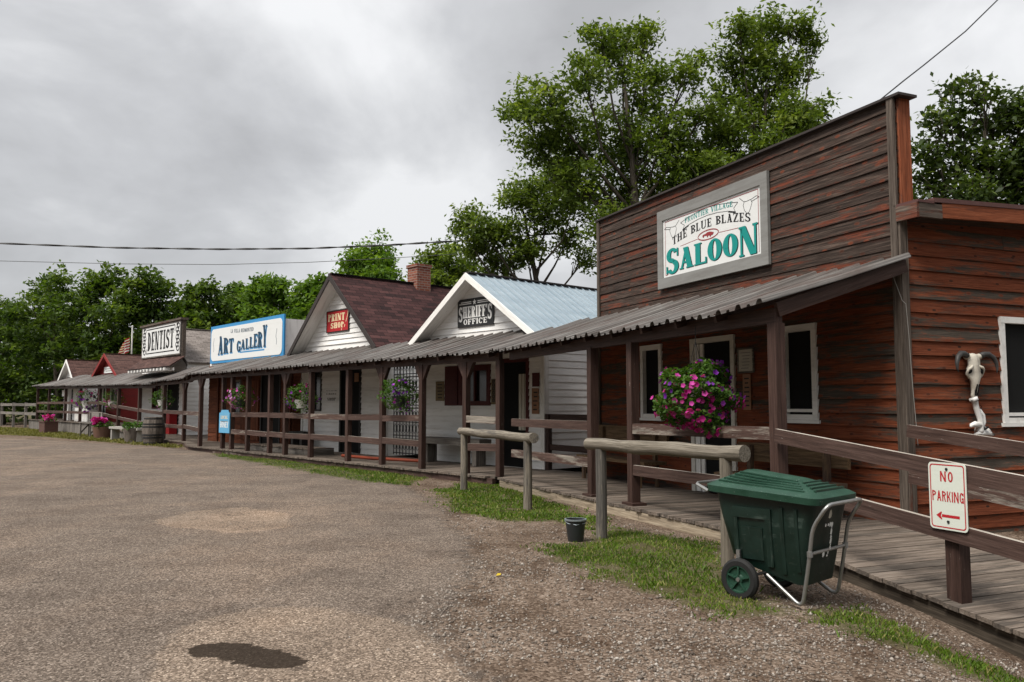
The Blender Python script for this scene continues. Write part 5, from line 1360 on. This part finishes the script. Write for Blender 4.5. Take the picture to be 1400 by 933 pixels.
mb = MB(FS); mb.tube([(.05, 2.755, 1.545), (.098, 2.80, 1.540), (.06, 2.855, 1.55)], .006, 5); mb.tube([(.108, 2.83, 1.49), (.104, 2.86, 1.47), (.106, 2.85, 1.44)], .004, 4); mb.tube([(.115, 2.88, 1.21), (.118, 2.93, 1.24)], .012, 6); mb.build('crack', M['blackness'], t)
# benches
def bench(name, label, F, x0, x1, y, zs, dep, m, thick=.1, legs='block', backz=None, z0=.16):
    t = thing('bench', label, 'bench', F, ((x0 + x1) / 2, y, z0), 'wooden benches along the street')
    mb = MB(F); mb.box(x0, x1, y - dep / 2, y + dep / 2, zs - thick, zs, 0, 0); mb.build('seat', M[m], t)
    for x in (x0 + .22, x1 - .22):
        mb = MB(F)
        if legs == 'block': mb.box(x - .07, x + .07, y - dep * .4, y + dep * .4, z0, zs - thick - .002, 0, 2)
        else:
            mb.box(x - .035, x + .035, y - dep * .45, y - dep * .45 + .05, z0, zs - thick - .002, 0, 2); mb.box(x - .035, x + .035, y + dep * .35, y + dep * .45, z0, zs - thick - .002, 0, 2)
            mb.beam((x, y - dep * .4, z0 + .15), (x, y + dep * .38, zs - thick - .05), .03, .06, 0)
        mb.build('leg', M[m], t)
    if backz:
        mb = MB(F); mb.box(x0, x1, y + dep / 2 + .01, y + dep / 2 + .06, backz[0], backz[1], 0, 0); mb.build('backrest', M[m], t)
        for x in (x0 + .3, x1 - .3):
            mb = MB(F); mb.box(x - .04, x + .04, y + dep / 2 - .05, y + dep / 2 + .008, zs + .002, backz[1] - .03, 0, 2); mb.build('back_post', M[m], t)
    return t
bench('b', 'thick grey plank bench against the sheriff wall', FM, -3.3, -1.05, 1.35, .74, .34, 'grey_wood', .15)
bench('b', 'long brown bench with backboard left of the saloon door', FS, -6.9, -4.55, 1.42, .58, .42, 'bench_wood', .05, 'frame', (.84, 1.12))
bench('b', 'brown bench with wide backboard right of the saloon door', FS, -2.62, -.62, 1.32, .58, .40, 'bench_wood', .05, 'frame', (.74, .98))
bench('b', 'dark bench by the print shop window', FM, -10.2, -9.2, 1.40, .70, .36, 'black_trim', .08)
t = bench('b', 'small pale bench with a backboard on the far grass', FM, -30.0, -27.9, .55, .68, .45, 'grey_wood', .06, 'frame', (.82, 1.14), 0.0)
bench('b', 'low grey bench on stone feet beside the barrel', FM, -25.2, -21.4, .55, .56, .4, 'concrete', .09, 'block', None, 0.0)
t = thing('step_platform', 'low grey boarded step on the walkway by the gallery', 'platform', FM, (-9.5, .75, .16))
mb = MB(FM); planks(mb, -10.9, -7.0, .15, lambda x: .32, lambda x: 1.0, lambda x: .335, .03); mb.build('top', M['deck_wood'], t)
mb = MB(FM)
for x in np.arange(-10.9, -7.1, .5): mb.box(x, min(x + .49, -7.0), .33, .36, .16, .30, 0, 0)
mb.box(-7.04, -7.005, .37, 1.0, .16, .30, 0, 1); mb.build('side_board', M['grey_wood'], t)
mb = MB(FM); mb.tube([(-5.9, .62, .20), (-4.6, .70, .19), (-3.1, 1.05, .19)], .038, 8); o = mb.build('orange_pipe', M['orange_paint'], None, (-4.6, .7, .16)); tag(o, 'orange pipe lying on the deck before the iron lattice', 'pipe')
# barrel
bc = FM @ Vector((-19.5, .36, 0)); bc = (bc.x, bc.y, 0)
t = thing('barrel', 'old grey wooden barrel with dark hoops at the walkway edge', 'barrel', WORLD, bc)
mb = MB()
prof = [(.33 + .075 * math.sin(math.pi * k / 10), k / 10 * 1.02) for k in range(11)]
for j in range(20):
    a0, a1 = 2 * math.pi * j / 20 + .012, 2 * math.pi * (j + 1) / 20 - .012; r = random.random()
    vs = []; g = []
    for q, z in prof:
        for a in (a0, a1): vs.append((bc[0] + q * math.cos(a), bc[1] + q * math.sin(a), z)); g.append((z + r * 9, a * .3, r * 5))
    mb.add(vs, [(2*i, 2*i+1, 2*i+3, 2*i+2) for i in range(10)], 0, g, r)
mb.lathe(bc, [(.32, .0), (.385, .5), (.32, .97), (0, .97)], 20, cap=False); mb.build('staves', M['barrel_wood'], t)
for z in (.06, .26, .36, .66, .76, .96):
    q = .33 + .075 * math.sin(math.pi * z / 1.02) + .006
    mb = MB(); mb.lathe(bc, [(q - .01, z - .03), (q, z - .03), (q, z + .03), (q - .01, z + .03)], 24, cap=False); mb.build('hoop', M['dark_iron'], t, smooth=True)

# ------------------------------------------------------------------ leaves, baskets, trees
def leaves(P, size, aspect, up=.35, rnd=None, rng=RNG, fold=.25):
    """one bent four-point leaf at every point of P"""
    k = len(P)
    ax = rng.normal(0, 1, (k, 3)); ax[:, 2] = ax[:, 2] * .7 - .25; ax /= np.linalg.norm(ax, axis=1)[:, None]
    nr = rng.normal(0, 1, (k, 3)); nr[:, 2] = np.abs(nr[:, 2]) + up * 2; sd = np.cross(ax, nr); sd /= np.linalg.norm(sd, axis=1)[:, None] + 1e-9
    nn = np.cross(sd, ax)
    L = (size * rng.uniform(.65, 1.3, k))[:, None]; Wd = L * aspect
    a = P - ax * L * .5; b = P + ax * L * .5; m = P - ax * L * .08 + nn * L * fold * .4
    V = np.stack([a, m + sd * Wd * .5 - nn * L * fold * .2, b, m - sd * Wd * .5 - nn * L * fold * .2], 1).reshape(-1, 3)
    Fq = np.arange(k * 4).reshape(-1, 4)
    r = np.clip(rng.normal(.45, .2, k), 0, 1) if rnd is None else rnd
    return V, Fq, np.repeat(r, 4)
def basket(label, c, r, petal, petal2=None, nleaf=900, nfl=120, top=2.45, fl=.055, F=WORLD, sq=.92, skew=0, mix=.3, pot='white_trim', group='hanging flower baskets'):
    C = F @ Vector(c); c = np.array(C)
    t = thing('flower_basket', label, 'flower basket', WORLD, (c[0], c[1], c[2] - r * .6), group)
    rng = np.random.default_rng(int(abs(c[0] * 100 + c[1] * 10)))
    mb = MB(); mb.lathe((c[0], c[1], c[2] - r * .75), [(r * .3, 0), (r * .42, r * .5), (r * .44, r * .55), (r * .36, r * .55), (.0, r * .5)], 14); mb.build('pot', M[pot], t, smooth=True)
    mb = MB()
    for k in range(3):
        a = 2.1 * k + .4; mb.tube([(c[0] + r * .42 * math.cos(a), c[1] + r * .42 * math.sin(a), c[2] - r * .2), (c[0], c[1], top - .18)], .004, 4)
    mb.tube([(c[0], c[1], top - .18), (c[0], c[1], top)], .005, 5); mb.build('hanger', M['dark_iron'], t)
    d = rng.normal(0, 1, (nleaf, 3)); d /= np.linalg.norm(d, axis=1)[:, None]
    lump = 1 + .20 * np.sin(d[:, 0] * 5 + 1) * np.cos(d[:, 1] * 4 + 2) + .15 * np.sin(d[:, 2] * 7 + d[:, 0] * 3) - .12 * d[:, 2]
    P = c + d * (r * lump * rng.uniform(.55, 1.0, nleaf) ** .5)[:, None] * np.array([1, 1, sq])
    V, Fq, rr_ = leaves(P, r * .13, .62, .4, None, rng); np_mesh('foliage', V, Fq, rr_, M['leaf_basket'], t)
    def flowers(n_, m, bias):
        d = rng.normal(0, 1, (n_ * 4, 3)); d /= np.linalg.norm(d, axis=1)[:, None]
        w = d[:, 2] * bias + rng.normal(0, .45, len(d)) + .4 * np.sin(d[:, 0] * 4 + n_); d = d[np.argsort(-w)][:n_]
        lump = 1 + .20 * np.sin(d[:, 0] * 5 + 1) * np.cos(d[:, 1] * 4 + 2) + .15 * np.sin(d[:, 2] * 7 + d[:, 0] * 3) - .12 * d[:, 2]
        P = c + d * (r * lump * rng.uniform(.92, 1.06, n_))[:, None] * np.array([1, 1, sq])
        vs = []; fs = []; rs = []
        for i in range(n_):
            nn = d[i] + rng.normal(0, .35, 3); nn /= np.linalg.norm(nn); u = np.cross(nn, [0.1, .2, 1]); u /= np.linalg.norm(u); w2 = np.cross(nn, u); q = fl * rng.uniform(.7, 1.15); b = len(vs)
            vs.append(P[i] - nn * q * .25)
            for k in range(10): a = 2 * math.pi * k / 10; s_ = q * (.62 if k % 2 else .5); vs.append(P[i] + (u * math.cos(a) + w2 * math.sin(a)) * s_ + nn * q * .1 * (k % 2))
            for k in range(10): fs.append((b, b + 1 + k, b + 1 + (k + 1) % 10))
            rs += [rng.random()] * 11
        np_mesh('blossoms', np.array(vs), np.array(fs), np.array(rs), M[m], t, k=3)
    flowers(nfl, petal, -.5)
    if petal2: flowers(int(nfl * mix), petal2, .25)
    return t
basket('big round basket of pink and purple flowers hanging before the saloon door', (-1.27, -.10, 1.62), .47, 'petal_pink', 'petal_purple', 3600, 210, 2.42, .058, FS, .84, pot='black_plastic')
basket('dark purple flower basket hanging before the iron lattice', (-2.35, -.02, 1.76), .42, 'petal_purple', None, 1500, 70, 2.4, .06, FM, .9, pot='black_plastic')
basket('purple petunia basket hanging before the print shop window', (-6.95, -.02, 1.70), .40, 'petal_purple', 'petal_pink', 1400, 42, 2.4, .068, FM, .9)
basket('pale lilac flower basket hanging before the art gallery window', (-10.75, -.02, 1.72), .40, 'petal_light', 'petal_pink', 1300, 60, 2.4, .07, FM, .85, mix=.5, pot='black_plastic')
basket('green fern-like basket with few blooms hanging by the dentist door', (-20.6, 1.0, 1.75), .42, 'petal_light', None, 700, 8, 2.35, .09, FM)
basket('leafy basket with few pale blooms hanging before the red cabin', (-28.0, 1.25, 1.75), .5, 'petal_light', None, 700, 14, 2.3, .10, FM)
basket('purple and yellow flower basket hanging near the white cottage', (-32.2, 1.2, 1.75), .55, 'petal_purple', 'petal_pink', 700, 40, 2.35, .13, FM)
def pot_plant(label, x, y, r, h, shape, bloom, n_, F=FM, side=0):
    c = np.array(F @ Vector((x, y, 0)))
    t = thing('flower_tub', label, 'planter', WORLD, tuple(c), 'planters on the far grass')
    rng = np.random.default_rng(int(abs(x * 31)))
    mb = MB(F)
    if shape == 'box':
        w = r
        mb.box(x - w, x + w, y - .32, y + .32, 0, h, 0, 0); mb.box(x - w - .03, x + w + .03, y - .35, y + .35, h, h + .06, 0, 0); mb.build('box', M['planter_brown'], t)
    else:
        mb.lathe((x, y, 0), [(r * .78, 0), (r, h), (r * .9, h), (r * .88, h * .9), (0, h * .88)], 16, cap=False); mb.build('pot', M['clay_pot' if bloom else 'barrel_wood'], t, smooth=True)
    ext = np.array([r * .9 if shape == 'box' else r * .9, .3 if shape == 'box' else r * .9, .16])
    P0 = np.array((x, y, h + .08)) + rng.uniform(-1, 1, (260, 3)) * ext
    P = np.array([F @ Vector(q) for q in P0]); V, Fq, rr_ = leaves(P, .14, .5, .4, None, rng); np_mesh('foliage', V, Fq, rr_, M['leaf_basket'], t)
    if bloom:
        P0 = np.array((x + side, y - .1, h + .26)) + rng.uniform(-1, 1, (n_, 3)) * ext * np.array([.62, .8, .9])
        P = np.array([F @ Vector(q) for q in P0]); V, Fq, rr_ = leaves(P, .16, .9, .8, None, rng); np_mesh('blossoms', V, Fq, rr_, M[bloom], t)
pot_plant('brown wooden planter box with pink flowers, farthest along the grass', -36.3, .42, .62, .55, 'box', 'petal_pink', 70, side=.3)
pot_plant('brown clay tub full of pink flowers by the far benches', -26.9, .55, .42, .5, 'pot', 'petal_pink', 160)
pot_plant('small grey tub with green leaves beside the barrel', -21.9, .35, .38, .55, 'pot', None, 0)

def make_tree(name, label, clumps, Y0, base, leaf, nl, m='leaf_ash', asp=.42, trunk_r=.25, lean=(0, 0), seed=1, ddep=1.0, group=None, twig=.3, limbs=True, fork=.35, cat='tree', bare=0):
    rng = np.random.default_rng(seed)
    C = []
    for (px, py, rp) in clumps:
        k = Y0 / FPX; Y = Y0 + rng.uniform(-1, 1) * ddep * rp * k
        p = at_depth(px, py, Y); C.append((np.array(p), rp * k))
    t = thing(name, label, cat, WORLD, (base[0], base[1], 0), group)
    B = np.array([base[0], base[1], 0.0])
    allP = np.array([c for c, _ in C]); zt = allP[:, 2].max()
    zlow = min(c[2] - r for c, r in C)
    top = np.array([allP[:, 0].mean() + lean[0], allP[:, 1].mean() + lean[1], zt * .86])
    mb = MB()
    def sp_(a): q = B * (1 - a) + top * a; return Vector(q + np.array([math.sin(a * 5 + seed) * .12, math.cos(a * 4 + seed) * .12, 0]) * trunk_r * 3)
    trunk = [sp_(k / 10) for k in range(11)]
    mb.tube(trunk, [trunk_r * (1.25 if k == 0 else 1 - .085 * k) for k in range(11)], 10); mb.build('trunk', M['bark'], t, smooth='all')
    if limbs:
        mb = MB()
        for c, r in C:
            a = max(.2, min(.92, (c[2] - np.hypot(c[0] - B[0], c[1] - B[1]) * .55) / max(.1, top[2]))) * fork + (1 - fork) * max(.18, min(.9, c[2] * .62 / top[2]))
            s0 = sp_(a); e = Vector(c); mid = s0.lerp(e, .5) + Vector((0, 0, -.06 * (e - s0).length)) + Vector(rng.normal(0, .05, 3) * (e - s0).length)
            r0 = trunk_r * (1 - .85 * a) * .55
            mb.tube([s0, s0.lerp(mid, .5), mid, mid.lerp(e, .55), e], [r0, r0 * .8, r0 * .6, r0 * .4, r0 * .22], 6)
            for k in range(5 + bare):
                d = rng.normal(0, 1, 3); d /= np.linalg.norm(d); d[2] = abs(d[2]) * .8
                f = mid.lerp(e, rng.uniform(.3, 1)); g_ = Vector(c + d * r * (.95 if not bare else 1.08)); mb.tube([f, f.lerp(g_, .5) + Vector((0, 0, .05 * r)), g_], [r0 * .3, r0 * .2, r0 * .08], 5)
        mb.build('limbs', M['bark'], t, smooth='all')
    tot = sum(r * r for _, r in C)
    Ps = []; Rs = []
    for c, r in C:
        n_ = int(nl * r * r / tot); nt = max(5, n_ // 26)
        d = rng.normal(0, 1, (nt, 3)); d /= np.linalg.norm(d, axis=1)[:, None]
        lump = 1 + .22 * np.sin(d[:, 0] * 4 + c[0] * 3) * np.cos(d[:, 2] * 5 + c[2] * 2)
        rad = r * lump * rng.uniform(.10, 1, nt) ** .5 * (.93 + .13 * rng.normal(0, 1, nt))
        T = c + d * rad[:, None] * np.array([1, 1, .92])
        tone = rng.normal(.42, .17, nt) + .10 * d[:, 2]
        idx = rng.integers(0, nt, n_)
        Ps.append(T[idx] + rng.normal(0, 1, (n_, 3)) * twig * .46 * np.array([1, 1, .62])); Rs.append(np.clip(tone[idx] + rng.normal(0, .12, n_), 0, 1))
    P = np.vstack(Ps); rn = np.concatenate(Rs); z = P[:, 2] > .25; P = P[z]; rn = rn[z]
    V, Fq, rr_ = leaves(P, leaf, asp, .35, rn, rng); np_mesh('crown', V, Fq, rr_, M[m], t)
    return t
A = [(850, 72, 52), (822, 50, 26), (885, 42, 22), (800, 108, 38), (880, 120, 50), (935, 104, 30), (952, 84, 20), (745, 142, 48), (712, 150, 30), (775, 185, 55), (840, 190, 62), (905, 185, 52), (960, 160, 34), (925, 240, 60), (850, 262, 58), (790, 250, 44), (880, 300, 55), (960, 215, 40), (835, 310, 40), (735, 205, 34)]
make_tree('ash_tree', 'tall leafy ash tree rising directly behind the saloon false front', A, 27, (4.6, 27.2), .205, 28000, trunk_r=.32, seed=4, twig=.42)
Bt = [(1050, 50, 44), (1010, 42, 26), (1095, 35, 24), (1112, 58, 18), (1030, 95, 42), (1080, 100, 36), (1000, 85, 24), (1045, 150, 46), (1092, 160, 34), (1115, 150, 20), (1000, 180, 48), (1060, 195, 40), (960, 240, 50), (1010, 235, 46), (985, 130, 24), (1080, 185, 38)]
make_tree('ash_tree', 'tall upright ash tree topping the saloon parapet, right of the larger crown', Bt, 28, (8.2, 28.3), .205, 20000, trunk_r=.28, seed=9, twig=.42)
Ct = [(730, 262, 36), (765, 240, 36), (700, 272, 24), (785, 275, 30), (745, 300, 30), (660, 312, 30), (640, 296, 20), (690, 325, 34), (720, 345, 28), (650, 340, 24), (628, 312, 14), (775, 330, 22), (800, 355, 18), (680, 362, 26)]
make_tree('ash_tree', 'open-crowned tree with a bare trunk standing behind the blue roofed house', Ct, 30, (2.3, 30.2), .205, 12500, trunk_r=.24, seed=15, twig=.42, bare=1)
Dt = [(1320, 112, 16), (1300, 128, 18), (1345, 130, 20), (1278, 165, 20), (1312, 168, 32), (1360, 170, 38), (1405, 150, 40), (1268, 208, 26), (1305, 218, 34), (1350, 225, 38), (1400, 220, 40), (1280, 255, 34), (1330, 265, 38), (1385, 265, 40), (1440, 200, 60), (1440, 260, 60), (1290, 300, 34), (1350, 305, 40), (1410, 310, 40)]
make_tree('broadleaf_tree', 'dark broad-leaved tree showing over the saloon side roof', Dt, 21, (12.6, 21.5), .175, 12500, 'leaf_dark', .58, .24, seed=23, twig=.46, bare=4)
make_tree('round_tree', 'small round light green tree above the print shop ridge', [(505, 348, 28), (485, 358, 22), (525, 360, 22), (505, 370, 34), (480, 380, 22), (530, 380, 22), (505, 395, 34)], 48, (-8.4, 48.5), .30, 6500, 'leaf_lime', .45, .28, seed=31, twig=.55)
make_tree('leafy_tree', 'bushy green tree behind the brick chimney', [(600, 350, 24), (585, 362, 22), (620, 358, 24), (605, 376, 30), (640, 370, 24), (580, 385, 24), (560, 398, 20), (635, 395, 30), (600, 400, 30)], 42, (-3.6, 42.5), .27, 6500, 'leaf_ash', .45, .28, seed=37, twig=.5)
ROW = [
 ('bushy green tree at the left edge of the picture, behind the rail fence', [(0, 430, 34), (-30, 440, 40), (25, 455, 40), (10, 500, 45), (-30, 510, 50), (20, 540, 36)], 62),
 ('tall dense green tree left of the white cottage', [(60, 400, 28), (85, 392, 26), (45, 425, 34), (95, 430, 36), (60, 470, 44), (100, 480, 40), (60, 525, 42), (95, 540, 36)], 60),
 ('tall dense green tree above the white cottage', [(130, 390, 26), (155, 386, 26), (120, 420, 34), (165, 425, 36), (140, 465, 42), (170, 480, 36), (130, 510, 36)], 57),
 ('tall dense green tree above the red cabin and the flagpole', [(200, 388, 26), (222, 396, 22), (190, 420, 36), (225, 432, 34), (205, 465, 40), (185, 500, 36), (235, 470, 36)], 57),
 ('green tree showing above the grey shingle roof of the dentist', [(262, 404, 20), (285, 396, 20), (255, 432, 28), (290, 425, 30), (270, 460, 34), (300, 470, 34), (260, 500, 36)], 58),
 ('green tree showing above the left half of the gallery sign', [(325, 402, 20), (310, 415, 18), (335, 425, 30), (320, 455, 34), (345, 470, 34)], 62),
 ('light green pointed tree above the right half of the gallery sign', [(360, 388, 16), (375, 392, 18), (350, 408, 22), (385, 410, 24), (365, 440, 36), (395, 450, 34), (375, 480, 36)], 54),
 ('small airy green tree between the gallery sign and the print shop gable', [(425, 395, 16), (440, 382, 10), (415, 412, 20), (440, 412, 20), (425, 440, 28), (410, 470, 30), (445, 450, 30)], 52)]
for i, (lb, cl, Y) in enumerate(ROW):
    bx0 = sum(c[0] for c in cl) / len(cl); b = at_depth(bx0, 560, Y)
    make_tree('row_tree', lb, cl, Y, (b[0], Y + .3), .36, 9500, ('leaf_lime' if i in (6, 7) else 'leaf_row'), .5, .25, seed=50 + i, group='trees behind the street', twig=.6, limbs=True)
# far mass of wood behind the row
rng = np.random.default_rng(5)
N = 30000
px = rng.uniform(-260, 560, N); Yw = rng.uniform(66, 84, N)
topz = 8.4 + 1.3 * np.sin(px * .031) + .8 * np.sin(px * .083 + 1)
X = (px - CXP) / FPX * Yw; Z = topz * rng.uniform(0, 1, N) ** .8
P = np.stack([X, Yw, Z], -1) + rng.normal(0, .3, (N, 3))
V, Fq, rr_ = leaves(P, .62, .6, .35, np.clip(rng.normal(.3, .15, N) + .25 * np.sin(px * .11 + Z), 0, 1), rng)
o = np_mesh('far_wood', V, Fq, rr_, M['leaf_row']); tag(o, 'dense dark green wood closing the view behind the row of trees', 'wood', kind='stuff')

# tree belt added out of view to keep low sky light off the porches
rng = np.random.default_rng(6)
N = 24000
th = rng.uniform(R(165), R(368), N); rad = rng.uniform(23, 30, N)
X = rad * np.cos(th); Yw = rad * np.sin(th) + 6
Z = (11.0 + 1.3 * np.sin(th * 9) + .8 * np.sin(th * 23 + 1)) * rng.uniform(0, 1, N) ** .8
P = np.stack([X, Yw, Z], -1)
V, Fq, rr_ = leaves(P, .85, .65, .35, np.clip(rng.normal(.3, .15, N), 0, 1), rng)
o = np_mesh('sky_block_trees', V, Fq, rr_, M['leaf_row']); tag(o, 'dark green tree belt out of view, added to shade the porches', 'wood', kind='stuff')

# ------------------------------------------------------------------ overhead wires
def wire(label, pts, r, m='wire_black', twist=False):
    P = [Vector(p) for p in pts]
    out = []
    for i in range(len(P) - 1):
        for k in range(10): out.append(P[i].lerp(P[i + 1], k / 10))
    out.append(P[-1])
    mb = MB()
    if twist:
        for s in (0, math.pi):
            mb.tube([p + Vector((0, math.cos(i * 1.0 + s) * r, math.sin(i * 1.0 + s) * r)) for i, p in enumerate(out)], r, 5)
    else: mb.tube(out, r, 5)
    o = mb.build('overhead_wire', M[m], None, tuple(P[0])); tag(o, label, 'wire', 'overhead wires'); return o
wire('thick twisted overhead wire crossing the grey sky above the tree row', [at_depth(x, y, 31) for x, y in ((-160, 325), (0, 333), (160, 339), (300, 341), (420, 340), (520, 336), (620, 330), (782, 318))], .021, twist=True)
wire('thin grey overhead wire just below the thick twisted one', [at_depth(x, y, 33) for x, y in ((-160, 351), (0, 357), (160, 361), (300, 362), (420, 359), (520, 354), (620, 348), (782, 336))], .012)
wire('black wire rising from the saloon parapet to the top right', [at_depth(1203, 137, 9.6), at_depth(1235, 111, 9.8), at_depth(1262, 90, 10), at_depth(1320, 43, 10.4), at_depth(1366, -2, 10.8), at_depth(1500, -150, 12)], .009)

# ------------------------------------------------------------------ light, sky, camera
el, az = R(57), math.atan2(-.66, -.62)
sd_ = Vector((math.sin(az) * math.cos(el), math.cos(az) * math.cos(el), math.sin(el)))
L = bpy.data.lights.new('sun', 'SUN'); L.energy = 1.5; L.angle = R(22); L.color = (1.0, .945, .865)
lo = bpy.data.objects.new('sun', L); COL.objects.link(lo); lo.rotation_euler = (-sd_).to_track_quat('-Z', 'Y').to_euler(); lo.location = sd_ * 50
w = bpy.data.worlds.new('World'); SC.world = w; w.use_nodes = True
nt = w.node_tree; N_ = nt.nodes; LK = nt.links
for x in list(N_): N_.remove(x)
out = N_.new('ShaderNodeOutputWorld')
sky = N_.new('ShaderNodeTexSky'); sky.sky_type = 'NISHITA'; sky.sun_disc = False; sky.sun_elevation = el; sky.sun_rotation = az
bg1 = N_.new('ShaderNodeBackground'); bg1.inputs[1].default_value = .05; LK.new(sky.outputs[0], bg1.inputs[0])
tc = N_.new('ShaderNodeTexCoord'); sep = N_.new('ShaderNodeSeparateXYZ'); LK.new(tc.outputs['Generated'], sep.inputs[0])
def wm(op, a, b, clamp=False):
    n = N_.new('ShaderNodeMath'); n.operation = op; n.use_clamp = clamp
    for i, v in enumerate((a, b)):
        if isinstance(v, bpy.types.NodeSocket): LK.new(v, n.inputs[i])
        else: n.inputs[i].default_value = v
    return n.outputs[0]
zz = wm('ADD', wm('MAXIMUM', sep.outputs[2], 0.0), .42)
cmb = N_.new('ShaderNodeCombineXYZ'); LK.new(wm('DIVIDE', sep.outputs[0], zz), cmb.inputs[0]); LK.new(wm('DIVIDE', sep.outputs[1], zz), cmb.inputs[1])
def wn(scale, detail, rough, dist, off):
    a = N_.new('ShaderNodeVectorMath'); a.operation = 'ADD'; LK.new(cmb.outputs[0], a.inputs[0]); a.inputs[1].default_value = off
    n = N_.new('ShaderNodeTexNoise'); LK.new(a.outputs[0], n.inputs['Vector']); n.inputs['Scale'].default_value = scale; n.inputs['Detail'].default_value = detail; n.inputs['Roughness'].default_value = rough; n.inputs['Distortion'].default_value = dist
    return n.outputs['Fac']
n1 = wn(1.25, 6, .52, .5, (3.1, 1.7, 0)); n2 = wn(3.6, 6, .55, .3, (8.2, 5.3, 1))
f = wm('ADD', wm('MULTIPLY', n1, .72), wm('MULTIPLY', n2, .28))
rp = N_.new('ShaderNodeValToRGB'); LK.new(f, rp.inputs[0])
e = rp.color_ramp.elements; e[0].position = .36; e[0].color = (.50, .502, .51, 1); e[1].position = .60; e[1].color = (.96, .965, .975, 1)
m_ = e.new(.47); m_.color = (.66, .665, .68, 1)
# brighter cloud round the hidden sun
dt = N_.new('ShaderNodeVectorMath'); dt.operation = 'DOT_PRODUCT'; LK.new(tc.outputs['Generated'], dt.inputs[0]); dt.inputs[1].default_value = sd_
gl = wm('MULTIPLY', wm('POWER', wm('MAXIMUM', dt.outputs['Value'], 0.0), 4.0), .9)
bg2 = N_.new('ShaderNodeBackground'); LK.new(rp.outputs[0], bg2.inputs[0]); LK.new(wm('MULTIPLY', wm('ADD', wm('ADD', gl, .85), wm('MULTIPLY', wm('MULTIPLY', sep.outputs[2], sep.outputs[2]), .6)), .37), bg2.inputs[1])
mx = N_.new('ShaderNodeMixShader'); mx.inputs[0].default_value = .94; LK.new(bg1.outputs[0], mx.inputs[1]); LK.new(bg2.outputs[0], mx.inputs[2]); LK.new(mx.outputs[0], out.inputs[0])
cam = bpy.data.cameras.new('camera'); co = bpy.data.objects.new('camera', cam); COL.objects.link(co)
cam.sensor_width = 36; cam.lens = FPX / 1400 * 36; cam.clip_end = 5000; cam.clip_start = .05
co.location = (0, 0, EYE); co.rotation_euler = (R(90) + PITCH, 0, 0)
SC.camera = co
SC.view_settings.view_transform = 'Standard'; SC.view_settings.look = 'None'; SC.view_settings.exposure = 1.5; SC.view_settings.gamma = 1.0
SC.view_settings.use_curve_mapping = False
SC.cycles.max_bounces = 6; SC.cycles.diffuse_bounces = 3; SC.cycles.transparent_max_bounces = 4
